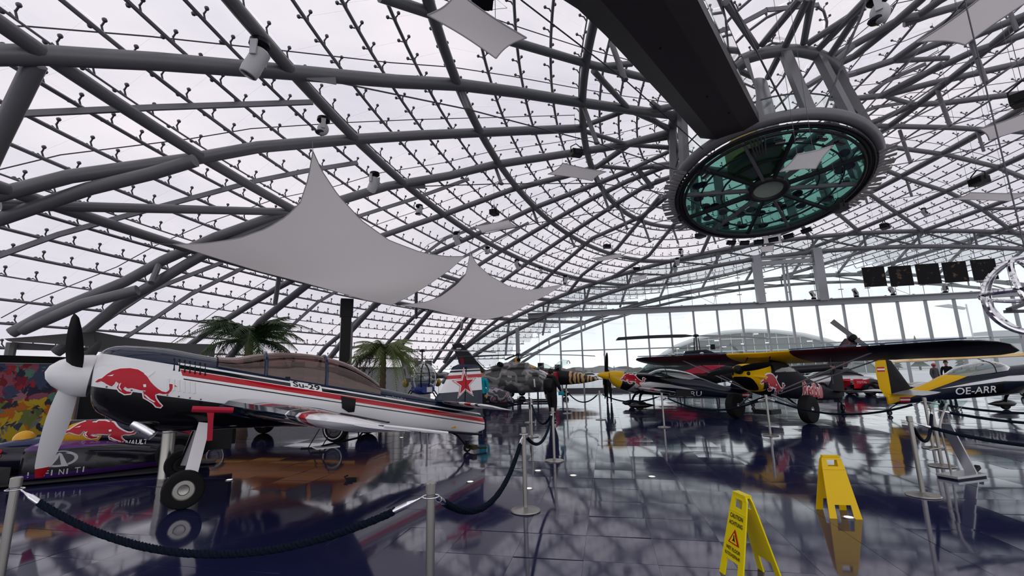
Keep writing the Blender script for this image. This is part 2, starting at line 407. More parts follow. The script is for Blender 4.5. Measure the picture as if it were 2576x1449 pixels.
# traced main pipes lying on the dome
MAIN = [
 [(-60,139),(94,138),(400,155),(735,182),(1000,205),(1154,213),(1300,232),(1462,258),(1584,276),(1695,290)],
 [(-60,500),(0,489),(175,444),(496,398),(650,370),(880,351),(1060,340),(1199,334),(1458,323)],
 [(1458,321),(1580,276)], [(1458,326),(1577,363)],
 [(28,838),(105,796),(314,709),(409,656),(541,597),(709,537),(850,506),(972,469),(1130,442),(1241,415),(1465,381),(1577,363),(1689,332)],
 [(440,895),(489,859),(559,810),(695,726),(748,698),(860,640),(962,593),(1105,544),(1290,476),(1423,443),(1503,419),(1580,365)],
 [(1503,417),(1594,426)], [(795,902),(820,872),(895,810),(960,757),(1020,700),(1088,639),(1191,593),(1343,523),(1507,460),(1591,426),(1682,412)],
 [(955,890),(979,859),(1039,799),(1120,735),(1210,663),(1266,628),(1385,558),(1489,500),(1580,455),(1690,412)],
 [(1090,912),(1109,883),(1161,813),(1262,709),(1334,656),(1433,588),(1556,509),(1619,471),(1700,440)],
 [(1125,912),(1164,875),(1206,840),(1353,722),(1399,677),(1489,600),(1615,544),(1671,500),(1710,470)],
 [(1427,740),(1465,691),(1552,625),(1615,549),(1660,495)], [(1530,703),(1633,642),(1695,565),(1734,520)],
 [(1763,642),(1791,579),(1812,540)], [(1840,632),(1850,590),(1860,560)], [(2039,600),(2011,558),(1990,530)], [(2165,586),(2092,523),(2060,500)],
 [(2322,581),(2197,495),(2130,450)], [(2640,630),(2563,593),(2466,523),(2385,483),(2284,451),(2217,423),(2160,400)],
 [(2650,470),(2576,447),(2504,419),(2375,388),(2221,367),(2170,360)], [(2650,338),(2576,332),(2392,321),(2259,318),(2165,316)],
 [(2576,523),(2480,526)],
 [(2640,5),(2576,40),(2440,95),(2370,105),(2290,137),(2253,150),(2150,184),(2105,196)], [(2253,148),(2328,95),(2460,0),(2500,-30)], [(2253,153),(2384,146)],
 [(2640,65),(2576,87),(2440,133),(2398,153),(2300,198),(2218,241)], [(2372,160),(2290,208),(2218,241),(2150,248),(2090,246)],
 [(2640,142),(2576,157),(2374,203),(2345,209),(2218,242)], [(2233,244),(2299,263)], [(2640,226),(2543,238),(2378,259),(2299,263),(2218,300),(2165,318)],
 [(2330,-14),(2316,0),(2254,54),(2150,112),(2095,143)], [(2400,-20),(2365,0),(2311,39),(2266,48),(2150,141),(2100,165)], [(2274,60),(2336,37),(2460,0)],
 [(955,-10),(1077,31),(1290,105),(1479,161),(1640,200)], [(1493,178),(1584,276)], [(1500,168),(1590,160)],
 [(1577,363),(1690,345)], [(1584,278),(1680,320)], [(1577,364),(1690,372)], [(1591,424),(1690,378)], [(1695,290),(1600,285),(1720,262)],
 [(0,515),(196,520),(718,533)], [(1600,420),(1640,470),(1619,471)],
]
rad = {0: .19, 1: .17, 4: .17}
for i, tr in enumerate(MAIN):
    MB().tube(dpath(tr, 0.0, 5), rad.get(i, .135 if len(tr) > 2 else .105), 10).build('roof_pipe', STEEL, dome)
JNT = mat('silicone_joint', (.10, .085, .085), .7)
for tr in [t for t in MAIN if len(t) > 4]:      # sealed glass joints running above the radial pipes
    MB().tube([p+dome_n(p[0], p[1])*(GO+.2) for p in dpath(tr, 0.0, 5) if dome_z(p[0], p[1]) > .5], .016, 5).build('glass_joint', JNT, dome)
# lower chords hanging below the shell and the struts that carry them
LOW = [([(-60,568),(0,551),(227,474),(384,436),(490,404)], .0, -.75), ([(140,887),(227,827),(297,768),(472,663),(541,625),(713,548)], -1.1, -.1), ([(346,730),(210,764),(56,831)], -1.0, -.1),
       ([(555,925),(600,872),(653,810),(783,709),(860,650)], -1.0, -.1), ([(830,900),(885,830),(951,757),(1010,700)], -.9, -.1), ([(985,902),(1014,862),(1081,785),(1130,735)], -.9, -.1), ([(1118,912),(1136,883),(1192,803),(1250,745)], -.9, -.1), ([(-80,520),(0,345),(90,160)], -1.2, 0.0)]
for tr, o0, o1 in LOW:
    n = len(tr); P = [dome_hit(*p, o0+(o1-o0)*i/(n-1)) for i, p in enumerate(tr)]
    MB().tube(P, .17, 10).build('lower_chord', STEEL, dome)
for a, b in [((402,660),(381,712)), ((703,690),(692,765)), ((1047,722),(1047,800)), ((1164,806),(1160,830))]:
    MB().tube([dome_hit(*a), dome_hit(*b, -1.0)], .10, 8).build('strut', STEEL, dome)
# foot struts on the left rim
for a in [(30,862),(228,850)]:
    p = dome_hit(*a, -.3); MB().tube([p, (p[0], p[1], 0.0)], .13, 8).build('strut', STEEL, dome)
# front arch trusses at the facade plane and at the canopy edge
def arch(Y, dz, x0, x1, n=60, minz=.3): return [np.array([x, Y, dome_z(x, Y)+dz]) for x in np.linspace(x0, x1, n) if dome_z(x, Y)+dz > minz]
for nm, Y, dz, r in (('arch_chord', YW-.15, 0, .17), ('arch_chord', YW-.15, -1.2, .17), ('arch_chord', YC, 0.0, .15), ('arch_chord', YC, -.7, .13), ('arch_chord', YC-1.6, -.9, .11)):
    MB().tube(arch(Y, dz, -16, 42), r, 10).build(nm, STEEL, dome)
def web(Y, dz, x0, x1, step, r):
    xs = np.arange(x0, x1, step)
    for i, x in enumerate(xs[:-1]):
        a = np.array([x, Y, dome_z(x, Y)]); b = np.array([xs[i+1], Y, dome_z(xs[i+1], Y)+dz])
        if a[2]+dz < .3 or b[2] < .3: continue
        MB().tube([a, b], r, 7).build('web_pipe', STEEL, dome); MB().tube([b, b-np.array([0, 0, dz])], r, 7).build('web_pipe', STEEL, dome)
web(YW-.15, -1.2, -8.5, 36, 3.55, .075); web(YC, -.7, -9, 36, 3.6, .06)
for x in np.arange(-8, 38, 3.55):     # canopy ribs beyond the facade
    a = [np.array([x+(x-15)*.012*(y-YW), y, dome_z(x, y)]) for y in np.linspace(YW-.1, YC, 5)]
    a = [p for p in a if p[2] > .4]
    if len(a) > 2: MB().tube(a, .11, 8).build('canopy_rib', STEEL, dome)

# ================================================================ FACADE
wall = thing('wall_far', kind='structure')
MX = [-3.64+1.787*i for i in range(0, 24)]
FRAME = mat('facade_frame_paint', (0.33, 0.345, 0.365), 0.4, 0.4)
ZB, ZT, ZM = 0.28, 6.15, 3.32
for x in MX:
    MB().box((x, YW, (ZT)/2), (.13, .20, ZT)).build('mullion', FRAME, wall, smooth=False)
for x0, x1 in zip(MX[:-1], MX[1:]):
    w = x1-x0-.13; cx = (x0+x1)/2
    MB().box((cx, YW, ZM), (w, .12, .09)).build('transom', FRAME, wall, smooth=False)
    MB().box((cx, YW, ZB/2), (w, .16, ZB)).build('sill', STEELD, wall, smooth=False)
    for z0, z1 in ((ZB, ZM-.045), (ZM+.045, ZT)):
        MB().box((cx, YW, (z0+z1)/2), (w-.004, .02, z1-z0-.004)).build('glass_pane', WALLG, wall, smooth=False)
bx0 = -6.3
MB().box(((bx0+40)/2, YW, 6.33), (40-bx0, .55, .34)).box(((bx0+40)/2, YW-.35, 6.54), (40-bx0, .5, .07)).build('header_beam', FRAME, wall, smooth=False)
for x in MX[::1]:
    MB().lathe([(.07, 0), (.09, .03), (.05, .06)], 8, (x+.9, YW-.4, 6.575)).build('beam_stud', STEELD, wall)
# glass above the beam and to the left of the gates
def zz(x): return max(.3, dome_z(x, YW)-1.35)
GX = [MX[0]-1.787*i for i in range(6, 0, -1)]
for x0, x1 in zip(GX+MX[:-1], GX[1:]+MX):
    zb = 6.55 if x0 > -3.7 else 0.05
    a, b = dome_z(x0, YW)-.1, dome_z(x1, YW)-.1
    if max(a, b) < zb+.3: continue
    a = max(a, zb+.05); b = max(b, zb+.05)
    MB().prism([(x0+.01, YW+.01, zb), (x1-.01, YW+.01, zb), (x1-.01, YW+.01, b), (x0+.01, YW+.01, a)], (0, .02, 0)).build('glass_pane', WALLG, wall, smooth=False)
    rod = MB().tube([(x0, YW-.10, zb), (x0, YW-.10, a)], .016, 6)
    z = zb+.75
    while z < a-.3:
        rod.bar((x0-.17, YW-.05, z), (x0+.17, YW-.05, z), .05, .05); z += 1.35
    rod.build('tension_rod', STEELD, wall, smooth=False)
# portal frame above the beam
for x, w in ((12.05, .55), (16.35, .6)):
    MB().box((x, YW-.45, (6.5+dome_z(x, YW)-1.0)/2), (w, .5, dome_z(x, YW)-7.4)).build('portal_post', FRAME, wall, smooth=False)
MB().box((13.95, YW-.3, 8.0), (.12, .2, 2.9)).build('portal_post', FRAME, wall, smooth=False)
MB().box((14.2, YW-.3, 8.0), (.10, .2, 2.9)).build('portal_post', FRAME, wall, smooth=False)
for z, w in ((9.62, .30), (9.95, .10), (9.3, .07)):
    MB().box((14.2, YW-.4, z), (4.0, .25, w)).build('portal_beam', FRAME, wall, smooth=False)
MB().box((-7.25, YW-.2, 2.9), (.3, .3, 5.0)).build('corner_post', FRAME, wall, smooth=False)
for (x0, z0), (x1, z1) in (((4.4, 9.2), (8.6, 6.6)), ((9.3, 9.4), (8.6, 6.6)), ((16.8, 9.3), (22.0, 6.6)), ((22.4, 11), (22.0, 6.6))):
    MB().tube([(x0, YW-.5, z0), (x1, YW-.5, z1)], .014, 5).build('tie_wire', RAIL, wall)

# ================================================================ OUTSIDE
APRON = mat('wet_apron_concrete', (0.40, 0.40, 0.42), 0.55, noise=.12, nscale=.15)
g = MB().add([(-400, YW+.4, -.12), (600, YW+.4, -.12), (600, 900, -.12), (-400, 900, -.12)], [(0, 1, 2, 3)]).build('ground', APRON, None, smooth=False); tag(g, kind='structure')
# ================================================================ HANGING ROUND PLATFORM
PC = np.array([6.84, 18.95, 8.73]); PN = np.array([.03, .3, 1.0]); PN /= np.linalg.norm(PN)
PA = np.cross([0, 1, 0], PN); PA /= np.linalg.norm(PA); PB = np.cross(PN, PA)
PM = Matrix(((PA[0], PB[0], PN[0], PC[0]), (PA[1], PB[1], PN[1], PC[1]), (PA[2], PB[2], PN[2], PC[2]), (0, 0, 0, 1)))
plat = thing('viewing_platform', 'round glass-floored viewing platform hung under the roof on grey columns', 'platform'); plat.matrix_world = PM
def pl(r, t, z): return (r*math.cos(R(t)), r*math.sin(R(t)), z)
def plw(r, t, z): q = PM @ Vector(pl(r, t, z)); return np.array(q)
DARKRIM = mat('dark_rim', (0.035, 0.036, 0.04), 0.4, .3)
PGREY = STEEL
MB().torus((0, 0, .18), 3.62, .21, nu=72, nv=12).build('ring_beam', PGREY, plat)
MB().torus((0, 0, -.02), 3.32, .10, nu=72, nv=8).torus((0, 0, -.14), 3.18, .06, nu=72, nv=8).torus((0, 0, -.1), 3.46, .05, nu=72, nv=8).build('floor_rim', DARKRIM, plat)
MB().torus((0, 0, 3.8), 3.35, .22, nu=64, nv=12).build('top_ring', PGREY, plat)
for i in range(12):           # wedge panes of the floor
    a0, a1 = i*30+.4, i*30+29.6
    poly = [pl(.62, a0, 0)]+[pl(3.3, a0+(a1-a0)*k/5, 0) for k in range(6)]+[pl(.62, a1, 0)]
    MB().prism(poly, (0, 0, .03)).build('floor_pane', GREENG, plat, smooth=False)
for i in range(12):
    b = MB().bar(pl(.6, i*30, -.08), pl(3.25, i*30, -.08), .10, .16); b.build('floor_beam', DARKRIM if i % 2 else PGREY, plat, smooth=False)
for i in range(24):
    for r_ in (1.75, 2.55): MB().bar(pl(r_, i*15, -.05), pl(r_, i*15+15, -.05), .05, .06).build('floor_purlin', DARKRIM, plat, smooth=False)
hub = MB().torus((0, 0, -.06), .66, .13, nu=36, nv=10).build('hub_ring', DARKRIM, plat)
MB().lathe([(.02, .05), (.40, .03), (.56, -.02), (.56, -.05), (.3, -.03), (.02, 0)], 32, (0, 0, -.02)).build('hub_lens', mat('pale_green_lens', (.42, .52, .42), .2, coat=.5), hub)
colA = [-85, -62, -109, -158, -181, -38, -15, 8, 32, 56, 80, 104, 128, 152]
for t in colA:
    MB().bar(pl(3.62, t, .2), pl(3.35, t, 3.8), .34, .26, (math.cos(R(t)), math.sin(R(t)), 0)).build('column', STEEL, plat, smooth=False)
for k in range(18):           # curved balustrade panes
    t0, t1 = -105+k*18.6, -105+k*18.6+18
    q = [pl(3.42, t0+(t1-t0)*j/4, .3) for j in range(5)]
    b = MB()
    for j in range(4): b.add([q[j], q[j+1], Vector(q[j+1])+Vector((0, 0, 1.05)), Vector(q[j])+Vector((0, 0, 1.05))], [(0, 1, 2, 3)])
    b.build('balustrade_pane', CLEARG, plat)
MB().torus((0, 0, 1.4), 3.42, .03, nu=64, nv=6, a0=R(-20), a1=R(320)).build('handrail', STEELD, plat)
MB().lathe([(.42, .05), (.42, 3.15), (.40, 3.2)], 32, (-.55, -2.35, 0)).build('core_cylinder', mat('brushed_core', (.30, .31, .32), .35, .6), plat)
MB().lathe([(1.0, .04), (1.0, .9), (.9, .95)], 40, (-.8, -1.45, .0)).build('bar_drum', mat('olive_wood', (.50, .40, .12), .5), plat)
for s in range(-4, 5):
    MB().tube([pl(3.3, -112+s*1.0, -.2), pl(2.4, -112+s*1.0, -.2)], .03, 5).build('floor_batten', STEELD, plat) if s % 2 == 0 else None
FIN = mat('fin_plate', (.46, .46, .46), .4, .3)
for a0, a1 in ((-28, 34), (140, 205)):
    for t in np.arange(a0, a1, 3.1):
        L = .52 if rnd.random() > .3 else .42
        p, q = Vector(pl(3.58, t, -.05)), Vector(pl(3.58+L, t+rnd.uniform(-1, 1), -.02+rnd.uniform(-.04, .04)))
        MB().bar(p, q, .15, .012, (0, 0, 1)).build('fin', FIN, plat, smooth=False)
        MB().box(pl(3.5, t, -.05), (.06, .06, .06)).build('fin_clip', BLACK, plat, smooth=False)
# bar stools seen through the floor
def stool(name):
    t = thing(name); MB().lathe([(.20, 0), (.20, .02), (.05, .04)], 16).build('base', BLACK, t); MB().tube([(0, 0, .03), (0, 0, .62)], .025, 8).build('post', STEELD, t)
    MB().lathe([(.18, .62), (.20, .66), (.20, .70), (.16, .73)], 16).build('seat', BLACK, t); return t
s0 = None
for k, (r, t) in enumerate([(2.7, 60), (2.8, 78), (2.75, 96), (2.7, 114), (2.2, 40), (2.75, 22), (2.8, 2), (2.1, 150), (2.6, 170), (1.5, 100), (1.4, 60), (2.75, 135), (2.7, -20), (2.6, 190)]):
    o = stool('bar_stool') if s0 is None else copy_tree(s0)
    s0 = s0 or o
    tag(o, 'black round bar stool standing on the green glass platform floor', 'stool', 'stools on the hanging platform')
    o.matrix_world = PM @ Matrix.Translation(Vector(pl(r, t, .035)))
# steel legs fanning from the top ring up to the roof
for a, b in [((1844,157),(1803,-10)), ((1903,119),(1826,5)), ((1917,112),(2014,-5)), ((1976,115),(2034,-6)), ((2022,108),(2043,-6)), ((2032,110),(2176,17)), ((2060,122),(2182,-4)), ((2088,140),(2158,35)), ((1798,130),(1809,20)), ((1963,133),(1931,196)), ((2025,220),(2064,196)),
             ((2095,160),(2150,112)), ((2105,196),(2150,184)), ((1700,300),(1640,260)), ((1690,330),(1640,300)), ((1692,372),(1640,368)), ((1700,420),(1640,420)), ((1712,440),(1650,455))]:
    def rp(px):
        d = ray(*px); P0 = PC+PN*3.8; t = ((P0-CAM)@PN)/(d@PN); return CAM+d*t
    MB().tube([rp(a), dome_hit(*b)], .12, 8).build('roof_pipe', STEEL, dome)

# ================================================================ FOOTBRIDGE
dirB = np.array([-.475, -.88, 0]); sdB = np.array([.88, -.475, 0]); B0 = np.array([4.78, 16.05, 9.72])
br = thing('footbridge', 'dark enclosed footbridge running overhead to the round platform', 'footbridge', B0)
UND = mat('bridge_soffit', (0.045, 0.038, 0.042), 0.45)
def bsec(s, w, d): c = dirB*s; return [c+sdB*(-w)+[0, 0, d], c+sdB*(-w*.42)+[0, 0, 0], c+sdB*(w*.50)+[0, 0, 0], c+sdB*w+[0, 0, d*.5], c+sdB*w+[0, 0, d+.25], c-sdB*w+[0, 0, d+.25]]
secs = [bsec(s, w, .28) for s, w in ((0, .98), (3, 1.02), (7, 1.1), (8.2, 1.18), (9.2, 1.42), (14, 1.5), (17, 1.5))]
MB().loft(secs).build('soffit', UND, br, smooth=False)
for sd in (-1, 1):
    b = MB(); p0 = sdB*sd*.96; b.prism([p0+[0, 0, .5], p0+dirB*16+sdB*sd*.4+[0, 0, .5], p0+dirB*16+sdB*sd*.4+[0, 0, 1.5], p0+[0, 0, 1.5]], sdB*.02*sd); b.build('side_glass', CLEARG, br, smooth=False)
    MB().tube([p0+[0, 0, 1.52], p0+dirB*16+sdB*sd*.4+[0, 0, 1.52]], .03, 6).build('handrail', STEELD, br)
for q in ((3.0, .15), (6.0, -.1), (1.6, .4)):
    MB().lathe([(.03, -.03), (.03, 0)], 8, dirB*q[0]+sdB*q[1]).build('drain_spout', BLACK, br)

# ================================================================ TIE CABLES AND THEIR POSTS
def post_end(top_px, bot_px):
    T = dome_hit(*top_px); n = -dome_n(T[0], T[1]); d = ray(*bot_px); w = T-CAM
    A = np.array([[d@d, -(d@n)], [d@n, -(n@n)]]); s = np.linalg.solve(A, np.array([d@w, n@w]))
    L = float(np.clip(s[1], .4, 1.9)); return T, T+n*L
POSTS = {'a': ((1158,222),(1165,280)), 'b': ((1466,262),(1490,365)), 'c': ((1538,108),(1563,205)), 'd': ((1246,420),(1252,466)), 'e': ((1493,420),(1490,468)), 'f': ((1510,467),(1519,534)), 'g': ((1341,530),(1346,563)), 'h': ((1556,515),(1568,579)), 'i': ((1615,552),(1627,611)), 'i2': ((1434,592),(1440,624)),
         'j': ((2441,101),(2497,217)), 'k': ((2357,224),(2406,328)), 'l': ((2263,328),(2305,424)), 'm': ((2280,451),(2294,494)), 'n': ((2459,332),(2476,380)), 'o': ((2540,28),(2553,80)), 'p': ((1692,572),(1706,612)), 'q': ((1790,582),(1803,612)), 'r': ((2175,490),(2190,510))}
PE = {}
for k, (a, b) in POSTS.items():
    T, E_ = post_end(a, b); PE[k] = E_
    MB().tube([T, E_], .085 if k in 'abcjkl' else .07, 10).build('tie_post', STEEL, dome)
def cable(pts, r=.022):
    MB().tube(pts, r, 6).build('tie_cable', STEELD, dome)
D = dome_hit
cable([D(775,192), PE['a'], PE['b'], plw(3.6, -160, .1)]); cable([D(1290,-25,-.3), D(1311,0,-.4), PE['c'], plw(3.6, -140, .1)]); cable([D(1050,469), PE['d'], PE['e'], plw(3.6, 178, .1)])
cable([D(1200,592), PE['g'], PE['f'], plw(3.6, 165, .1)]); cable([D(1364,646), PE['i2'], PE['h'], plw(3.6, 150, .1)]); cable([D(1486,680), PE['i'], plw(3.6, 137, .1)])
cable([plw(3.62, -95, .2), D(1838,0,-.3)], .03); cable([plw(3.62, -78, .2), D(2180,0,-.3)], .03); cable([plw(3.62, -58, .2), D(2336,101,-1.3), D(2431,-2,-1.3)], .026)
cable([plw(3.62, -40, .1), PE['j'], D(2576,150,-.8)], .03); cable([plw(3.62, -47, .1), D(2452,150,-1.0), D(2600,50,-.8)], .03); cable([plw(3.62, -28, .1), PE['k'], D(2600,258,-.8)], .028); cable([plw(3.62, -10, .1), PE['l'], D(2600,345,-.6)], .026); cable([plw(3.62, 8, .1), PE['r'], PE['m'], D(2420,470,-.3)])
for a, b in ((('a'), (840,199)), ):
    pass
for k in 'abcdefhijkl':       # clamp shoes where cable meets post
    p = PE[k]; MB().sphere(p, (.11, .11, .06), 10, 6).build('cable_clamp', STEEL, dome)
MB().bar(D(770,190,-.12), D(845,203,-.25), .02, .22).build('cable_lug', STEEL, dome, smooth=False); MB().bar(D(1030,468,-.1), D(1070,469,-.2), .02, .2).build('cable_lug', STEEL, dome, smooth=False)

# ================================================================ FABRIC SAILS
def fabric():
    m = bpy.data.materials.new('sail_fabric'); m.use_nodes = True; t = m.node_tree; t.nodes.clear()
    o = t.nodes.new('ShaderNodeOutputMaterial'); d = t.nodes.new('ShaderNodeBsdfDiffuse'); d.inputs['Color'].default_value = (.74, .72, .71, 1)
    tr = t.nodes.new('ShaderNodeBsdfTranslucent'); tr.inputs['Color'].default_value = (.86, .84, .83, 1); mx = t.nodes.new('ShaderNodeMixShader'); mx.inputs[0].default_value = .50
    t.links.new(d.outputs[0], mx.inputs[1]); t.links.new(tr.outputs[0], mx.inputs[2]); t.links.new(mx.outputs[0], o.inputs[0]); return m
FAB = fabric()
def resamp(P, n):
    P = np.array(P, float); s = np.r_[0, np.cumsum(np.linalg.norm(np.diff(P, axis=0), axis=1))]; u = np.linspace(0, s[-1], n)
    return np.stack([np.interp(u, s, P[:, i]) for i in range(P.shape[1])], 1)
def edge3(px, D0, D1, n):
    q = resamp(px, n); d0 = np.linalg.norm(D0-CAM); d1 = np.linalg.norm(D1-CAM); out = []
    for i in range(n):
        r = ray(*q[i]); r = r/np.linalg.norm(r); u = i/(n-1); out.append(CAM+r*(1/((1-u)/d0+u/d1)))
    return np.array(out)
def sail(name, label, TL, TR, LB, RB, cT, cL, cR, cB, n=20, parent_tag=True, group=None, cat='sail', bulge=.0):
    """Coons patch; corners top, left, right, bottom with traced edges"""
    e0 = edge3(TL, cT, cL, n); e1 = edge3(RB, cR, cB, n); f0 = edge3(TR, cT, cR, n); f1 = edge3(LB, cL, cB, n)
    b = MB(); vs = []
    for i in range(n):
        for j in range(n):
            u, v = i/(n-1), j/(n-1)
            p = (1-v)*e0[i]+v*e1[i]+(1-u)*f0[j]+u*f1[j]-((1-u)*(1-v)*e0[0]+u*(1-v)*e0[-1]+(1-u)*v*f0[-1]+u*v*e1[-1])
            vs.append(p)
    b.add(vs, [(i*n+j, (i+1)*n+j, (i+1)*n+j+1, i*n+j+1) for i in range(n-1) for j in range(n-1)])
    t = thing(name, label, cat, vs[(n//2)*n+n//2], 0, group)
    o = b.build('cloth', FAB, t); o.matrix_parent_inverse = Matrix.Translation(-Vector(t.location))
    hem = MB()
    for E in (e0, e1, f0, f1): hem.tube(E, .014, 5)
    hh = hem.build('hem', mat('sail_hem', (.40, .39, .38), .6), t); hh.matrix_parent_inverse = Matrix.Translation(-Vector(t.location))
    return t, (cT, cL, cR, cB)
def onray(px, dist): r = ray(*px); return CAM+r/np.linalg.norm(r)*dist
wires = []
t1, c1 = sail('shade_sail', 'large white shade sail with four pointed corners beside the palms', [(787,380),(775,450),(755,510),(720,545),(670,575),(600,600),(520,612),(435,615)], [(787,380),(810,430),(850,490),(910,555),(980,605),(1060,635),(1120,645),(1170,645)], [(435,615),(540,648),(650,682),(760,710),(850,735),(920,755),(985,768)], [(1170,645),(1130,680),(1080,715),(1030,745),(985,768)],
     onray((787,380), 14.2), onray((435,615), 16.5), onray((1170,645), 22.0), onray((985,768), 18.5), cat='shade sail', n=26)
t2, c2 = sail('shade_sail', 'smaller white shade sail hanging past the larger one near the facade', [(1183,635),(1172,690),(1150,715),(1110,745),(1070,760),(1005,768)], [(1183,635),(1200,665),(1235,695),(1280,720),(1330,730),(1420,715)], [(1005,768),(1080,778),(1150,795),(1220,805)], [(1420,715),(1370,745),(1320,770),(1280,793),(1220,805)],
     onray((1183,635), 25.0), onray((1005,768), 26.5), onray((1420,715), 32.0), onray((1220,805), 29.0), cat='shade sail', n=22)
def hang(t, pts_px):          # thin wires from the corners to the roof
    for P, px in pts_px:
        o = MB().tube([P, dome_hit(*px)], .009, 5).build('corner_wire', STEELD, t); o.matrix_parent_inverse = Matrix.Translation(-Vector(t.location))
hang(t1, [(c1[0], (786,352)), (c1[1], (380,612)), (c1[2], (1195,640)), (c1[3], (975,782))]); hang(t2, [(c2[0], (1182,610)), (c2[1], (990,769)), (c2[2], (1440,705)), (c2[3], (1215,815))])
REF = [([(1150,-22),(1075,38),(1248,147),(1325,95)], 9.2, 'white reflector sheet hung near the footbridge, wide and slightly twisted'), ([(1415,410),(1378,438),(1490,455),(1525,432)], 20.0, 'small white reflector sheet left of the round platform'),
       ([(1280,553),(1190,570),(1212,586),(1306,572)], 24, 'slim white reflector sheet above the larger shade sail corner'), ([(1562,637),(1488,650),(1504,658),(1572,646)], 31, 'tiny white reflector sheet above the facade arch'),
       ([(1630,689),(1584,699),(1600,707),(1625,700)], 34, 'tiny pale reflector sheet beside the arch truss'), ([(2475,-12),(2308,106),(2428,113),(2640,-30)], 11.5, 'wide beige-white reflector sheet under the roof right of the platform'),
       ([(2576,285),(2463,325),(2488,353),(2610,318)], 17, 'white reflector sheet hanging beside the cables right of the platform'), ([(2440,484),(2395,502),(2540,506),(2600,487)], 22, 'flat white reflector sheet above the wire globe'),
       ([(2005,388),(1962,432),(2052,424),(2096,366)], 13.2, 'pale reflector sheet hanging below the green glass floor'), ([(1965,587),(1917,597),(1920,613),(1968,611)], 25, 'square white reflector sheet under the platform edge'), ([(1948,616),(1909,621),(1915,634),(1946,634)], 28, 'tiny square reflector sheet below the platform')]
for q, d, lab in REF:
    (a, b_, c_, d_) = q
    def sag(p, r, o_, k=.10):   # concave edge between two corners, pulled to the sheet centre
        cx = sum(t[0] for t in q)/4; cy = sum(t[1] for t in q)/4; out = []
        for i in range(7):
            u = i/6; x = p[0]+(r[0]-p[0])*u; y = p[1]+(r[1]-p[1])*u; s = k*4*u*(1-u); out.append((x+(cx-x)*s, y+(cy-y)*s))
        return out
    P = [onray(a, d*1.0), onray(b_, d*1.0), onray(d_, d*1.06), onray(c_, d*1.05)]
    t, cc = sail('reflector_sheet', lab, sag(a, b_, 0), sag(a, d_, 0), sag(b_, c_, 0), sag(d_, c_, 0), P[0], P[1], P[2], P[3], n=9, cat='reflector sheet', group='white reflector sheets under the roof')
    for P_ in (cc[0], cc[3]):
        z = dome_z(P_[0], P_[1]); o = MB().tube([P_, (P_[0], P_[1], z)], .006, 4).build('corner_wire', STEELD, t); o.matrix_parent_inverse = Matrix.Translation(-Vector(t.location))

# ================================================================ STAGE LAMPS
GREYC = mat('lamp_grey_casing', (.50, .51, .52), .4); LENS = mat('lamp_lens', (.03, .03, .035), .08, coat=.8)
def moving_head(big=True):
    t = thing('moving_head_lamp')
    MB().lathe([(.10, .0), (.16, -.03), (.17, -.12), (.12, -.16)], 16).build('base', BLACK, t)
    for s in (-1, 1):
        MB().prism([(s*.17, -.06, -.14), (s*.17, .06, -.14), (s*.17, .05, -.42), (s*.17, -.05, -.42)], (s*.035, 0, 0)).build('yoke_arm', GREYC, t, smooth=False)
    rot = Matrix.Rotation(R(24), 3, 'X')
    if big:
        b = MB().lathe([(.10, .16), (.15, .12), (.155, -.22), (.16, -.24), (.145, -.36), (.13, -.37)], 18); b.v = [tuple(rot @ Vector(v)+Vector((0, 0, -.36))) for v in b.v]; h_ = b.build('head', GREYC, t)
        g_ = MB()
        for z in (.02, -.08, -.18): g_.box((.10, .10, z), (.12, .12, .07), Matrix.Rotation(R(45), 3, 'Z'))
        g_.v = [tuple(rot @ Vector(v)+Vector((0, 0, -.36))) for v in g_.v]; g_.build('vent', BLACK, h_, smooth=False)
        l_ = MB().lathe([(.128, -.365), (.12, -.375), (.02, -.38)], 18); l_.v = [tuple(rot @ Vector(v)+Vector((0, 0, -.36))) for v in l_.v]; l_.build('lens', LENS, h_)
    else:
        b = MB().sphere((0, 0, -.36), (.15, .15, .18), 16, 10); h_ = b.build('head', GREYC, t)
        MB().lathe([(.13, 0), (.14, -.02), (.12, -.05), (.02, -.06)], 18, (0, .06, -.45)).build('lens', LENS, h_)
    return t
mh1, mh2 = moving_head(True), moving_head(False)
used = set()
def place_head(proto, p, sc, rz, lab, flip=False):
    o = proto if proto.name not in used else copy_tree(proto); used.add(proto.name)
    o.location = V(p); o.rotation_euler = (PI if flip else 0, 0, rz); o.scale = (sc,)*3; tag(o, lab, 'lamp', 'moving-head stage lamps'); return o
HL = [((655,88), 0, 1.25, 'big grey moving-head lamp clamped under the roof ring next to a pipe crossing'), ((815,285), 1, 1.05, None), ((943,425), 0, 1.05, None), ((1055,508), 1, .95, None), ((1148,577), 0, 1.0, None), ((1226,615), 1, .9, None), ((1300,648), 0, 1.0, None), ((1360,668), 1, .9, None), ((1422,688), 0, 1.0, None)]
for px, k, sc, lab in HL:
    p = dome_hit(*px)-np.array([0, 0, .12]); place_head((mh1, mh2)[k], p, sc, rnd.uniform(0, 6), lab or ('grey barrel-shaped moving-head lamp hanging from the roof ring pipe' if k == 0 else 'short round moving-head lamp hanging from the roof ring pipe'))
p = onray((2205,-12), 15); place_head(mh2, p, 1.3, 1.0, 'round moving-head lamp under the roof above the platform columns')
for px in ((2322,523), (1712,625), (1703,648), (1698,668)): place_head(mh1, dome_hit(*px, -.1), .9, rnd.uniform(0, 6), 'grey moving-head lamp on the roof pipes behind the platform')
for x in (15.72, 18.6, 21.0, 24.3):
    place_head(mh1, (x, YW-.4, 6.58), .95, rnd.uniform(0, 6), 'grey moving-head lamp standing upright on the facade header beam', flip=True)
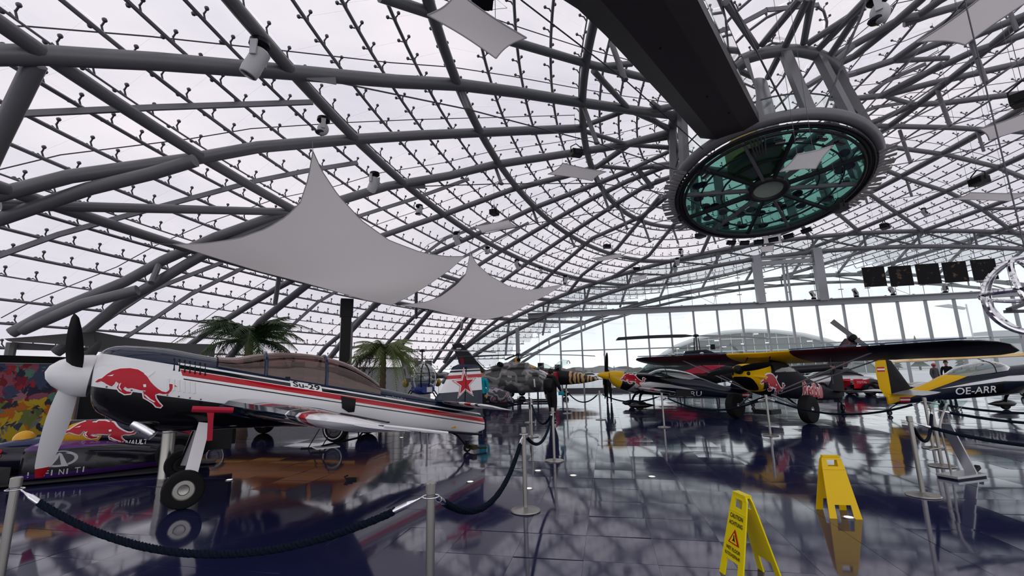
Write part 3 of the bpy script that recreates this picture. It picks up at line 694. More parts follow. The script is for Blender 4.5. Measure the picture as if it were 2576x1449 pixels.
def hang_lamp():
    t = thing('hanging_spotlight')
    MB().box((0, 0, -.25), (.42, .30, .22)).box((0, .16, -.25), (.30, .08, .16)).build('housing', BLACK, t, smooth=False)
    MB().tube([(-.22, 0, -.25), (-.22, 0, -.02), (0, 0, .12), (.22, 0, -.02), (.22, 0, -.25)], .02, 6).build('bracket', BLACK, t)
    MB().tube([(-.5, -.1, -.3), (-.15, .2, -.36), (.5, .12, -.3), (.2, -.2, -.36)], .006, 4, close=True).build('wire_frame', STEELD, t)
    MB().tube([(0, 0, .12), (0, 0, 1.35)], .006, 4).build('drop_wire', STEELD, t); return t
hl = None
HLB = ['above the wide twisted reflector sheet near the footbridge', 'beside the small reflector sheet next to the round platform', 'above the slim reflector sheet over the larger shade sail', 'above the tiny reflector sheet by the facade arch', 'next to the tiny pale reflector sheet beside the arch truss', 'above the flat reflector sheet over the wire globe', 'between the platform fins and the front arch', 'near the reflector sheet that hangs beside the cables', 'just under the metal fins of the round platform', 'just past the platform rim towards the shade sails']
for k_, (px, d) in enumerate((((1213,-8), 10.5), ((1450,382), 17.5), ((1243,532), 21), ((1527,618), 29), ((1601,675), 33), ((2462,452), 21), ((2225,567), 27), ((2580,240), 14), ((2112,520), 19), ((1762,590), 24))):
    o = hang_lamp() if hl is None else copy_tree(hl); hl = hl or o
    o.location = V(onray(px, d)+[0, 0, .2]); o.rotation_euler = (0, 0, rnd.uniform(0, 6)); tag(o, 'black hanging spotlight '+HLB[k_], 'lamp', 'black hanging spotlights')
# flat floodlights along the platform rim
fl0 = None
for t, s in ((62, 1), (72, 1), (82, 1), (92, 1), (102, 1), (-62, .8), (-75, .8), (-88, .8), (-100, .8), (50, 1), (160, .9), (-150, .9)):
    if fl0 is None:
        o = thing('rim_floodlight'); MB().box((0, 0, -.16), (.40, .22, .07)).build('housing', BLACK, o, smooth=False); MB().box((0, 0, -.20), (.34, .17, .012)).build('front_glass', LENS, o, smooth=False)
        MB().tube([(-.2, 0, -.15), (-.2, 0, 0), (.2, 0, 0), (.2, 0, -.15)], .012, 5).build('bracket', STEELD, o); fl0 = o
    else: o = copy_tree(fl0)
    tag(o, 'flat black floodlight fixed under the rim of the round platform', 'lamp', 'floodlights on the platform rim'); r_ = 3.5 if t > 0 else 3.1
    o.matrix_world = PM @ Matrix.Translation(Vector(pl(r_, t, -.27))) @ Matrix.Rotation(R(t+90), 4, 'Z') @ Matrix.Rotation(R(20), 4, 'X') @ Matrix.Scale(s, 4)

# ================================================================ SCREENS
def scrmat(i):
    m = bpy.data.materials.new('dark_portrait_print'); m.use_nodes = True; t = m.node_tree; b = t.nodes['Principled BSDF']; b.inputs['Roughness'].default_value = .4; b.inputs['Specular IOR Level'].default_value = .1
    tcn = t.nodes.new('ShaderNodeTexCoord'); mpn = t.nodes.new('ShaderNodeMapping'); mpn.inputs['Location'].default_value = (i*3.1, i*1.7, 0); n = t.nodes.new('ShaderNodeTexNoise'); n.inputs['Scale'].default_value = 3.2; n.inputs['Detail'].default_value = 3
    r = t.nodes.new('ShaderNodeValToRGB'); E = r.color_ramp.elements; E[0].position = .60; E[0].color = (.006, .007, .008, 1); E[1].position = .72; E[1].color = (.16, .10, .06, 1)
    t.links.new(tcn.outputs['Object'], mpn.inputs[0]); t.links.new(mpn.outputs[0], n.inputs['Vector']); t.links.new(n.outputs['Fac'], r.inputs['Fac']); t.links.new(r.outputs[0], b.inputs['Base Color']); return m
SLAB = ['almost plain black hanging picture panel at the end of the row', 'black hanging picture panel with warm patches, second in the row from the portal frame', 'black hanging picture panel in the middle of the row of five', 'black hanging picture panel with a dull lower corner, second from the wire globe', 'black hanging picture panel closest to the wire globe']
for i, (px, py) in enumerate([(2199,696), (2266,694), (2335,689), (2403,684), (2476,678)]):
    p = atY(px, py, 33.0); t = thing('picture_panel', SLAB[i], 'panel', p, R(-4), 'black picture panels above the gates')
    MB().box((0, 0, 0), (1.24, .06, 1.32)).build('frame', BLACK, t, smooth=False); MB().box((0, -.035, 0), (1.18, .012, 1.26)).build('print', scrmat(i), t, smooth=False)
    for sx in (-.5, .5): MB().tube([(sx, 0, .66), (sx, 0, dome_z(p[0], 33)-p[2])], .006, 4).build('drop_wire', STEELD, t)

# ================================================================ WIRE GLOBE
gc = onray((2606,742), 9.6)
gl = thing('wire_globe', 'polished metal ring globe hanging at the right edge', 'globe', gc)
for ax, rr in (((.1, 0, 1), .54), ((.9, .35, .1), .54), ((.25, .95, .15), .54), ((.6, -.75, .2), .54)):
    MB().torus((0, 0, 0), rr, .034, ax, nu=48, nv=8).build('ring', CHROME, gl)
MB().sphere((0, 0, 0), .10, 12, 8).build('hub', CHROME, gl)
MB().bar((-.46, -.15, -.2), (.46, .15, .08), .07, .04).bar((-.46, -.07, -.22), (.36, -.3, -.26), .06, .04).build('crossbar', STEELD, gl, smooth=False)
MB().tube([(0, 0, .54), (0, 0, dome_z(gc[0], gc[1])-gc[2])], .01, 5).build('drop_wire', STEELD, gl)
# ================================================================ SHARED AIRCRAFT TOOLS
def ring_sec(x, zt, zb, w, zc=None, n=30, e=2.2, y0=0.0, et=None):
    zc = (zt+zb)/2 if zc is None else zc; out = []
    for k in range(n):
        a = 2*PI*k/n; c, s = math.cos(a), math.sin(a); ee = (et or e) if s > 0 else e
        out.append((x, y0+w*math.copysign(abs(c)**(2/ee), c), zc+((zt-zc) if s > 0 else (zc-zb))*math.copysign(abs(s)**(2/ee), s)))
    return out
def interp_secs(tab, xs, **kw):
    T_ = np.array(tab, float); T_ = T_[np.argsort(T_[:, 0])]
    return [ring_sec(x, *[float(np.interp(x, T_[:, 0], T_[:, i])) for i in (1, 2, 3)], **kw) for x in xs]
def smooth_tab(tab, xs):
    """catmull-rom through the table rows"""
    T_ = np.array(sorted(tab), float); out = []
    for x in xs:
        i = int(np.clip(np.searchsorted(T_[:, 0], x)-1, 0, len(T_)-2)); p1, p2 = T_[i], T_[i+1]; p0 = T_[i-1] if i else p1; p3 = T_[i+2] if i+2 < len(T_) else p2
        u = (x-p1[0])/(p2[0]-p1[0]); h_ = p2[0]-p1[0]
        m1 = (p2-p0)/(p2[0]-p0[0])*h_; m2 = (p3-p1)/(p3[0]-p1[0])*h_
        q = (2*u**3-3*u**2+1)*p1+(u**3-2*u**2+u)*m1+(-2*u**3+3*u**2)*p2+(u**3-u**2)*m2; q[0] = x; out.append(q)
    return out
def airfoil(n=9):
    up = []; lo = []
    for i in range(n+1):
        u = (1-math.cos(PI*i/n))/2; t = 5*(.2969*math.sqrt(u)-.126*u-.3516*u*u+.2843*u**3-.1036*u**4); up.append((u, t)); lo.append((u, -t))
    return up[::-1]+lo[1:-1]
AF = airfoil()
def wing_loft(b, st, tilt=0.0):
    """st rows: (y, x_le, x_te, z, thickness ratio) ; chord runs towards -x"""
    secs = []
    for y, xl, xt, z, th in st:
        c = xl-xt; secs.append([(xl-u*c, y, z+t*th*c-u*c*tilt) for u, t in AF])
    return b.loft(secs)
def vfin_loft(b, st):
    """st rows: (z, x_le, x_te, y, thickness)"""
    secs = []
    for z, xl, xt, y, th in st:
        c = xl-xt; secs.append([(xl-u*c, y+t*th*c, z) for u, t in AF])
    return b.loft(secs)
BULL = [(985,630),(1012,600),(1040,588),(1080,540),(1120,503),(1180,475),(1260,460),(1330,465),(1380,490),(1420,530),(1450,570),(1480,600),(1520,632),(1560,655),(1598,660),(1622,640),(1626,612),(1612,596),(1622,572),(1660,574),(1694,592),(1655,598),(1645,640),(1620,674),(1575,682),(1540,676),(1504,694),(1512,730),(1542,770),(1574,798),(1562,815),(1526,810),(1500,780),(1450,750),(1412,732),(1402,694),(1420,662),(1380,666),(1300,652),(1262,660),(1242,644),(1228,668),(1260,688),(1302,688),(1292,706),(1245,716),(1200,692),(1174,660),(1186,622),(1160,602),(1150,630),(1130,656),(1092,642),(1060,624),(1036,616),(1006,632)]
BULL = [((x-985)/709.0, (816-y)/709.0) for x, y in BULL]      # width 1, height .5, head at x=0
def grow(poly, d):
    """outline pushed outwards by d"""
    n = len(poly); A = sum(poly[i][0]*poly[(i+1) % n][1]-poly[(i+1) % n][0]*poly[i][1] for i in range(n)); sg = 1 if A > 0 else -1; out = []
    for i in range(n):
        a, b, c = poly[i-1], poly[i], poly[(i+1) % n]
        e1 = np.array(b)-np.array(a); e2 = np.array(c)-np.array(b); e1 = e1/(np.linalg.norm(e1)+1e-9); e2 = e2/(np.linalg.norm(e2)+1e-9)
        nn = np.array([e1[1]+e2[1], -(e1[0]+e2[0])])*sg; l = np.linalg.norm(nn); nn = nn/l if l > .3 else np.array([e1[1], -e1[0]])*sg
        out.append((b[0]+nn[0]*d, b[1]+nn[1]*d))
    return out
def bvh_of(*objs):
    v = []; f = []
    for o in objs:
        b = len(v); v += [q.co.copy() for q in o.data.vertices]; f += [[b+i for i in p.vertices] for p in o.data.polygons]
    return BVHTree.FromPolygons(v, f)
def text_mesh(txt, bold=0.0):
    c = bpy.data.curves.new('lettering', 'FONT'); c.body = txt; c.offset = bold; c.resolution_u = 3
    o = bpy.data.objects.new('lettering', c); COL.objects.link(o); bpy.context.view_layer.update()
    dg = bpy.context.evaluated_depsgraph_get(); me = bpy.data.meshes.new_from_object(o.evaluated_get(dg)); bpy.data.objects.remove(o, do_unlink=True)
    co = np.array([v.co[:2] for v in me.vertices]); mn, mx = co.min(0), co.max(0)
    vs = [((x-mn[0])/(mx[0]-mn[0]), (y-mn[1])/(mx[1]-mn[1])) for x, y in co]; fs = [list(p.vertices) for p in me.polygons]
    bpy.data.meshes.remove(me); return vs, fs
def decal(name, material, parent, org, U, W, shape, bvh=None, d=(0, -1, 0), off=.004, maxe=.08, label=None, back=None):
    """lay a flat shape (polygon list, or (verts,faces)) given in unit uv onto a surface: org + u*U + v*W, shot along d"""
    vs, fs = shape if isinstance(shape, tuple) else (shape, [list(range(len(shape)))])
    org, U, W, d = V(org), V(U), V(W), V(d).normalized()
    bm = bmesh.new(); bv = [bm.verts.new(org+U*p[0]+W*p[1]) for p in vs]
    for f in fs:
        try: bm.faces.new([bv[i] for i in f])
        except ValueError: pass
    bm.normal_update(); bmesh.ops.triangulate(bm, faces=bm.faces[:])
    if bvh is not None:
        for _ in range(4):
            es = [e for e in bm.edges if e.calc_length() > maxe]
            if not es: break
            bmesh.ops.subdivide_edges(bm, edges=es, cuts=1); bmesh.ops.triangulate(bm, faces=[f for f in bm.faces if len(f.verts) > 3])
    drop = []
    for v in bm.verts:
        if bvh is not None:
            hit = bvh.ray_cast(v.co-d*3.0, d)
            if hit[0] is not None: v.co = hit[0]-d*off
            else: drop.append(v)
        else: v.co = v.co-d*off
    if drop: bmesh.ops.delete(bm, geom=drop, context='VERTS')
    bm.normal_update()
    for f in bm.faces:
        if f.normal.dot(d) > 0: f.normal_flip()
    me = bpy.data.meshes.new(name); bm.to_mesh(me); bm.free(); me.materials.append(material)
    for p in me.polygons: p.use_smooth = bvh is not None
    o = bpy.data.objects.new(name, me); link(o, parent)
    if label: o['label'] = label
    return o
DW = mat('decal_white', (.85, .85, .85), .35); DR = mat('decal_red', (.47, .006, .022), .35); DK = mat('decal_black', (.01, .01, .012), .3); DG = mat('decal_grey', (.45, .46, .48), .35)
def bull(parent, org, U, W, bvh, d=(0, -1, 0), off=.004, outline=.018, maxe=.08):
    decal('bull_outline', DW, parent, org, U, W, grow(BULL, outline), bvh, d, off, maxe, label='white outline of the bull emblem')
    decal('bull_emblem', DR, parent, org, U, W, BULL, bvh, d, off*2, maxe, label='red charging bull emblem')
    nrm_ = lambda P_: [((x-985)/709.0, (816-y)/709.0) for x, y in P_]
    for P_ in ([(1385,500),(1476,452),(1468,480),(1424,528)], [(1404,700),(1424,704),(1470,740),(1516,764),(1500,770),(1446,742)], [(1190,624),(1206,610),(1196,650),(1220,690),(1188,664)], [(1080,560),(1136,538),(1124,556)], [(1390,606),(1414,600),(1420,626),(1398,632)]):
        decal('bull_highlight', DW, parent, org, U, W, nrm_(P_), bvh, d, off*3, maxe)
def text(parent, txt, material, org, U, W, bvh=None, d=(0, -1, 0), off=.005, bold=.0, maxe=.1, name='lettering'):
    return decal(name, material, parent, org, U, W, text_mesh(txt, bold), bvh, d, off, maxe, label=None)
def star5(r=1.0, k=.40, rot=90): return [((r if i % 2 == 0 else r*k)*math.cos(R(rot+36*i)), (r if i % 2 == 0 else r*k)*math.sin(R(rot+36*i))) for i in range(10)]
def blade(b, hub, ax, upv, lf, phi, r0, r1, w, twist0=50, twist1=18, th=.03, tipw=.6, n=8):
    """propeller blade as twisted lens sections"""
    rad_ = np.cos(phi)*upv+np.sin(phi)*lf; cir = np.cross(ax, rad_); secs = []
    for i in range(n+1):
        u = i/n; r = r0+(r1-r0)*u; tw = R(twist0+(twist1-twist0)*u); ww = w*(.55+.9*math.sin(PI*min(1, u*.9+.12))*.5) if u < .93 else w*tipw*.8
        if i == n: ww = w*.35
        cdir = cir*math.cos(tw)+ax*math.sin(tw); nd = -cir*math.sin(tw)+ax*math.cos(tw); t_ = th*(1-.75*u)
        c = hub+rad_*r; secs.append([c-cdir*ww/2, c-cdir*ww*.25+nd*t_*.8, c+nd*t_, c+cdir*ww*.25+nd*t_*.6, c+cdir*ww/2, c+cdir*ww*.25-nd*t_*.4, c-nd*t_*.5, c-cdir*ww*.25-nd*t_*.5])
    return b.loft(secs)
def wheel_set(parent, c, rad, w, hubmat=INOX, axis=(0, 1, 0), hubr=.52, name='wheel'):
    t = MB().wheel(c, rad, w, axis, rim=hubr).build(name, RUBBER, parent)
    MB().lathe([(.02, -w*.36), (rad*hubr*.45, -w*.40), (rad*hubr*.55, -w*.30), (rad*hubr*.92, -w*.30), (rad*hubr*1.02, -w*.43), (rad*hubr*1.02, w*.43), (rad*hubr*.92, w*.30), (rad*hubr*.55, w*.30), (rad*hubr*.45, w*.40), (.02, w*.36)], 24, c, axis).build('hub', hubmat, t)
    return t

# ================================================================ WHITE, RED AND NAVY AEROBATIC AIRCRAFT
su = thing('aerobatic_aircraft', 'white, red and navy striped low-wing aerobatic aircraft with a red star on its tail', 'aircraft', (-2.60, 9.88, 0), R(-132.0))
cW, cR_, cK, cN = (.80, .80, .81), (.43, .005, .013), (.005, .009, .010), (.006, .015, .038)
SV = (-.2035, 0, 1, -.58)
base_st = [(-2, (.006, .006, .007)), (-.345, cW), (-.09, cK), (-.075, cW), (-.035, cR_), (.045, cW), (.06, cK), (.115, cW), (.135, cN)]
nose_st = [(-2, (.006, .006, .007)), (-.345, cW), (.10, cN)]
SUP = stripes('aerobatic_livery', SV, base_st, .12, .7, mask=((1, 0, -.35, .6), 5.52, nose_st))
tab = [(.10, .62, .42, .03), (.35, .93, .36, .07), (.9, 1.02, .45, .13), (1.3, 1.12, .50, .19), (2.1, 1.30, .58, .28), (2.6, 1.42, .68, .34), (3.1, 1.48, .75, .40), (3.9, 1.58, .82, .46), (4.6, 1.76, .84, .51), (4.95, 1.91, .85, .53), (5.32, 1.99, .855, .55), (5.75, 2.08, .90, .56), (6.1, 2.11, 1.01, .55), (6.30, 2.105, 1.13, .51), (6.42, 2.05, 1.22, .44), (6.47, 1.98, 1.32, .36)]
xs = [.10, .2, .35]+list(np.arange(.5, 6.2, .18))+[6.2, 6.3, 6.37, 6.42, 6.45, 6.47]
fz = MB().loft([ring_sec(q[0], q[1], q[2], max(q[3], .01), n=36, e=2.25) for q in smooth_tab(tab, xs)]).build('fuselage', SUP, su)
sub = bvh_of(fz)
hubS = np.array([6.70, 0, 1.715]); axS = np.array([1, 0, .13]); axS /= np.linalg.norm(axS); upS = np.array([-axS[2], 0, axS[0]]); lfS = np.array([0, 1.0, 0])
MB().lathe([(.28, 0), (.285, .06), (.27, .16), (.235, .27), (.17, .38), (.09, .455), (.001, .485)], 32, hubS-axS*.2, axS).build('spinner', WHITE, su)
MB().lathe([(.33, -.30), (.33, -.26), (.12, -.24)], 32, hubS-axS*0, axS).build('cowl_gap_ring', BLACK, su)
BLW = stripes('propeller_white_face', (0, 0, 1, 0), [(-5, cR_), (.50, (.70, .70, .70)), (.515, cR_), (.53, (.82, .83, .84))], .3, .2)
for phi, m, nm in ((58, PROPK, None), (178, BLW, 'white propeller blade with a red tip'), (-66, PROPK, None)):
    o = blade(MB(), hubS, axS, upS, lfS, R(phi), .14, 1.30, .27, 62, 44).build('propeller_blade', m, su)
    if nm: o['label'] = nm
# canopy
CAN = glass('bronze_canopy', (.26, .18, .17), .075, .01, (.05, .03, .027), .08, (.95, .76, .72))
ct = [(2.50, 1.46, .20), (2.75, 1.66, .31), (3.1, 1.85, .37), (3.5, 1.97, .40), (3.86, 2.02, .415), (4.23, 2.03, .42), (4.55, 2.00, .40), (4.85, 1.945, .35), (5.10, 1.955, .18)]
def can_sec(x, zt, w, n=14):
    zs = .58+.2035*x+.165; q = []; h_ = sub.ray_cast(Vector((x, 3, zs)), Vector((0, -1, 0)))[0]; w = max(.10, (h_.y if h_ else w)+.004)
    for k in range(n+1):
        a = PI*k/n; q.append((x, w*math.copysign(abs(math.cos(a))**.75, math.cos(a))*(1.0 if k in (0, n) else 1.03), zs+(zt-zs)*abs(math.sin(a))**.72))
    return q
cs = [can_sec(q[0], q[1], q[2]) for q in smooth_tab(ct, np.linspace(2.52, 5.08, 22))]
cano = MB().loft(cs, close=False).build('canopy', CAN, su)
for x in (3.48, 4.42):
    q = smooth_tab(ct, [x])[0]; MB().tube([np.array(p)+[0, 0, .006] for p in can_sec(x, q[1]+.005, q[2]+.005)], .028, 6).build('canopy_frame', NAVY, cano)
cb = [can_sec(q[0], q[1], q[2])[0] for q in smooth_tab(ct, np.linspace(2.52, 5.08, 14))]; MB().tube(cb, .02, 6).build('canopy_sill', NAVY, cano)
MB().box((4.3, 0, 1.50), (.5, .5, .25)).box((3.9, 0, 1.62), (.14, .42, .5)).box((3.0, 0, 1.50), (.12, .36, .45)).build('seats', BLACK, su, smooth=False)
# wings
WNG = stripes('wing_livery', (0, 1, 0, 0), [(-6, (.010, .018, .035)), (-3.72, cW), (-3.52, cR_), (-3.35, cW), (-3.25, (.012, .02, .035)), (-3.0, cW), (-2.96, (.010, .018, .035)), (2.96, cW), (3.0, (.012, .02, .035)), (3.25, cW), (3.35, cR_), (3.52, cW)], .08, .9)
for s in (1, -1):
    rows = [(.30*s, 5.10, 2.95, 1.25, .145), (.5*s, 4.98, 3.05, 1.24, .15), (1.2*s, 4.86, 3.12, 1.23, .155), (2.6*s, 4.65, 3.33, 1.22, .16), (3.7*s, 4.48, 3.50, 1.20, .16), (3.98*s, 4.42, 3.55, 1.20, .13), (4.10*s, 4.2, 3.62, 1.16, .05)]
    w = wing_loft(MB(), rows, .2).build('wing', WNG, su)
    MB().bar((3.80, 2.3*s, 1.135), (3.78, 3.9*s, 1.13), .03, .012).build('aileron_gap', BLACK, w, smooth=False)
    MB().loft([ring_sec(x, z+h_, z-h_, ww, n=14, y0=.40*s) for x, z, h_, ww in ((5.42, 1.31, .02, .02), (5.2, 1.27, .12, .10), (4.6, 1.16, .16, .16), (3.6, .97, .13, .14), (2.8, .83, .03, .03))]).build('wing_fairing', NAVY, w)
    if s == 1:
        sp = MB().tube([(3.75, 3.2, 1.05), (3.85, 3.2, .92), (4.25, 3.2, .87)], .012, 6).build('spade_arm', BLACK, w); MB().box((4.2, 3.2, .86), (.24, .2, .012)).build('spade_plate', WHITE, w, smooth=False)
        MB().tube([(3.95, 4.08, 1.12), (2.75, 4.08, .93)], .014, 6).build('sight_rod', BLACK, w); MB().tube([(3.9, 4.1, 1.12), (3.2, 4.1, .99)], .018, 6).build('tip_rod', WHITE, w)
MB().tube([(5.0, 1.4, 1.21), (5.36, 1.4, 1.245)], .012, 6).build('pitot_tube', INOX, su)
pc = MB().tube([(4.93, 1.4, 1.20), (5.38, 1.4, 1.245)], .038, 8).build('pitot_cover', mat('cover_red', (.42, .01, .035), .5), su, label='red pitot cover')
MB().prism([(5.14, 1.4, 1.2), (5.22, 1.4, 1.2), (5.20, 1.4, 1.10), (5.19, 1.4, .84), (5.13, 1.4, .84), (5.14, 1.4, 1.08)], (0, .01, 0)).build('warning_flag', MATS['cover_red'], pc, smooth=False)
# tail
FINL = stripes('fin_livery', (.03, 0, 1, -.02), [(-3, cN), (1.24, cW), (1.475, cK), (1.49, cW), (1.50, cR_), (1.575, cW), (1.63, cK), (1.68, cW), (1.70, cN)], .14, .7)
fin = vfin_loft(MB(), [(.55, 1.05, .12, 0, .10), (.95, 1.36, .13, 0, .11), (1.13, 1.28, .13, 0, .10), (1.3, 1.13, .14, 0, .10), (1.6, .97, .16, 0, .10), (1.76, .87, .20, 0, .10), (1.81, .74, .30, 0, .07)]).build('tail_fin', FINL, su)
MB().bar((.62, .052, .55), (.56, .045, 1.76), .012, .012).build('rudder_hinge_line', BLACK, fin, smooth=False)
fb = bvh_of(fin)
for r_, m_, of_, nm in ((.355, DW, .004, 'star_outline'), (.325, DR, .007, 'star_edge'), (.295, DW, .010, 'star_inline'), (.235, DR, .013, 'star')):
    decal(nm, m_, fin, (.60, 0, 1.40), (-r_, 0, 0), (0, 0, r_), star5(rot=94), fb, off=of_)
STB = stripes('stabiliser_livery', (0, 1, 0, 0), [(-3, cN), (-1.1, cR_), (-.95, cW), (-.8, cN), (.8, cW), (.95, cR_), (1.1, cW), (1.2, cN), (1.27, cW)], .14, .7)
for s in (1, -1):
    wing_loft(MB(), [(.05*s, 1.30, .34, 1.08, .10), (.7*s, 1.22, .34, 1.07, .10), (1.35*s, 1.05, .36, 1.04, .10), (1.48*s, .85, .40, 1.0, .05)], .2).build('stabiliser', STB, su)
# landing gear
for s in (1, -1):
    lg = MB().bar((5.18, .40*s, .98), (5.33, 1.0*s, .24), .15, .045, (0, 1, 0)).build('gear_leg', WHITE, su, smooth=False)
    MB().tube([(5.24, .43*s, .95), (5.40, .94*s, .24)], .016, 6).build('brake_line', BLACK, lg)
    wheel_set(su, (5.37, 1.10*s, .235), .235, .145, INOX if s > 0 else BLACK)
MB().tube([(.95, 0, .47), (.75, 0, .36), (.60, 0, .20), (.55, 0, .10)], [.03, .025, .022, .02], 8).build('tail_spring', BLACK, su)
MB().box((.52, 0, .16), (.05, .09, .16)).build('tail_fork', BLACK, su, smooth=False)
wheel_set(su, (.52, 0, .085), .085, .06, name='tail_wheel')
MB().box((.42, 0, .10), (.10, .30, .09)).tube([(.40, 0, .08), (.10, .10, .06)], .025, 6).build('wheel_chock', mat('chock_black_yellow', (.03, .03, .01), .6), su, smooth=False)
MB().box((.9, .10, .55), (.10, .01, .06)).build('orange_tag', mat('tag_orange', (.75, .28, .0), .5), su, smooth=False)
MB().lathe([(.075, 0), (.08, .02), (.08, .28), (.07, .30)], 18, (5.98, .28, 1.05), (-.75, .25, -.62)).build('exhaust_stack', CHROME, su)
# louvres: dark slots over the stripes, raised white ones below
def onfus(x, v): z = .58+.2035*x+v; h_ = sub.ray_cast(Vector((x, 3, z)), Vector((0, -1, 0))); return h_[0]
for i in range(7):
    x = 5.62-i*.062
    MB().tube([onfus(x, .19), onfus(x-.012, .02)], .013, 6).build('louvre', DK if i % 1 == 0 else DW, fz)
for i in range(6):
    x = 5.66-i*.06
    MB().tube([onfus(x, -.10), onfus(x-.015, -.25)], .016, 6).build('louvre', WHITE, fz)
bull(fz, (6.43, 0, 1.36), (-.88, 0, -.14), (0, 0, .95), sub)
text(fz, 'Su-29', DK, (4.02, 0, 1.425+.045), (-.42, 0, -.0855), (0, 0, .085), sub, off=.012, bold=.02)
decal('name_plate', DW, fz, (4.06, 0, 1.43+.03), (-.49, 0, -.0997), (0, 0, .11), [(0, 0), (1, 0), (1, 1), (0, 1)], sub, off=.006)
text(fz, 'www.flyingbulls.at', DG, (2.42, 0, 1.205), (-.42, 0, -.085), (0, 0, .055), sub, off=.006)
decal('black_tape_patch', BLACK, fz, (3.16, 0, 1.02), (1, 0, 0), (0, 0, 1), [(.10, .26), (-.16, .20), (-.14, -.02), (-.04, -.02), (.08, .06)], sub, off=.01)
for i in range(9): MB().sphere(onfus(6.3-i*.13, -.32), .012, 6, 4).build('screw', STEELD, fz)
# ================================================================ LEFT SIDE: LOW WALL, MURAL, AWNING
wl = thing('wall_left', kind='structure')
GP = mat('grey_wall_panel', (.48, .485, .50), .5)
def contour(zv, y):          # x on the left flank where the shell is zv high
    lo, hi = DCX-DAX, DCX
    for _ in range(40):
        m = (lo+hi)/2
        if dome_z(m, y) < zv: lo = m
        else: hi = m
    return lo
ys = list(np.arange(8.8, 37.6, 1.6)); pts = [(contour(2.75, y), y) for y in ys]
for (x0, y0), (x1, y1) in zip(pts[:-1], pts[1:]):
    MB().prism([(x0, y0+.015, 0), (x1, y1-.015, 0), (x1, y1-.015, 2.15), (x0, y0+.015, 2.15)], (-.08, 0, 0)).build('wall_panel', GP, wl, smooth=False)
    MB().bar((x0+.03, y0, 2.2), (x1+.03, y1, 2.2), .14, .10).build('coping', STEELD, wl, smooth=False)
# mural on a dark partition
def mural_mat():
    m = bpy.data.materials.new('abstract_painting'); m.use_nodes = True; t = m.node_tree; b = t.nodes['Principled BSDF']; b.inputs['Roughness'].default_value = .6
    tcn = t.nodes.new('ShaderNodeTexCoord'); n = t.nodes.new('ShaderNodeTexNoise'); n.inputs['Scale'].default_value = 2.6; n.inputs['Detail'].default_value = 4; n.inputs['Distortion'].default_value = 1.8
    vm = t.nodes.new('ShaderNodeVectorMath'); vm.operation = 'MULTIPLY_ADD'; vm.inputs[1].default_value = (.7, .7, .35); vo = t.nodes.new('ShaderNodeTexVoronoi'); vo.inputs['Scale'].default_value = 3.6; vo.inputs['Randomness'].default_value = .9
    t.links.new(tcn.outputs['Object'], n.inputs['Vector']); t.links.new(n.outputs['Color'], vm.inputs[0]); t.links.new(tcn.outputs['Object'], vm.inputs[2]); t.links.new(vm.outputs[0], vo.inputs['Vector'])
    sp = t.nodes.new('ShaderNodeSeparateColor'); t.links.new(vo.outputs['Color'], sp.inputs[0])
    sx = t.nodes.new('ShaderNodeSeparateXYZ'); t.links.new(tcn.outputs['Object'], sx.inputs[0])
    def ramp(cols):
        r = t.nodes.new('ShaderNodeValToRGB'); r.color_ramp.interpolation = 'CONSTANT'; E = r.color_ramp.elements; E[0].color = (*cols[0], 1); E.remove(E[1])
        for i, c in enumerate(cols[1:]): e = E.new((i+1)/len(cols)); e.color = (*c, 1)
        t.links.new(sp.outputs[0], r.inputs[0]); return r.outputs[0]
    hi = ramp([(.02, .02, .05), (.22, .01, .03), (.30, .08, .12), (.35, .02, .03), (.05, .07, .14), (.38, .16, .20), (.10, .25, .18), (.20, .01, .02)])
    lo = ramp([(.02, .025, .04), (.55, .38, .01), (.04, .05, .10), (.60, .42, .02), (.10, .14, .06), (.18, .20, .20), (.50, .34, .01), (.55, .15, .01), (.03, .03, .05), (.16, .20, .04)])
    mr = t.nodes.new('ShaderNodeMath'); mr.operation = 'GREATER_THAN'; mr.inputs[1].default_value = 1.42; ad = t.nodes.new('ShaderNodeMath'); ad.operation = 'ADD'; t.links.new(sx.outputs[2], ad.inputs[0])
    ms = t.nodes.new('ShaderNodeMath'); ms.operation = 'MULTIPLY'; ms.inputs[1].default_value = .5; t.links.new(n.outputs['Fac'], ms.inputs[0]); t.links.new(ms.outputs[0], ad.inputs[1]); t.links.new(ad.outputs[0], mr.inputs[0])
    mx = t.nodes.new('ShaderNodeMix'); mx.data_type = 'RGBA'; t.links.new(mr.outputs[0], mx.inputs[0]); t.links.new(lo, mx.inputs[6]); t.links.new(hi, mx.inputs[7]); t.links.new(mx.outputs[2], b.inputs['Base Color']); return m
A_, B_ = gnd(-75, 1128), gnd(176, 1096)
dv = B_-A_; Lm = float(np.linalg.norm(dv)); an = math.atan2(dv[1], dv[0])
mu = thing('mural_painting', 'large colourful abstract painting on a black stand behind the racing car', 'painting', A_, an)
MB().box((Lm/2, .05, 1.12), (Lm, .06, 2.16)).build('canvas', mural_mat(), mu, smooth=False)
MB().box((Lm/2, .06, 2.30), (Lm+.1, .16, .20)).build('top_beam', BLACK, mu, smooth=False)
MB().box((Lm/2, .05, 2.19), (Lm+.1, .10, .02)).build('trim_strip', ALU, mu, smooth=False)
MB().tube([(Lm+.03, 0, 0), (Lm+.03, 0, 2.2)], .022, 8).build('edge_post', mat('bronze_post', (.25, .14, .11), .4, .5), mu)
C0, C1 = B_+dv/Lm*.12, gnd(520, 1068); dv2 = C1-C0; L2 = float(np.linalg.norm(dv2))
pt = thing('dark_partition', 'plain black partition wall next to the painting behind the aircraft', 'partition', C0, math.atan2(dv2[1], dv2[0]))
n_ = 5
for i in range(n_): MB().box((L2*(i+.5)/n_, .4, 1.19), (L2/n_-.012, .06, 2.38)).build('board', BLACK, pt, smooth=False)
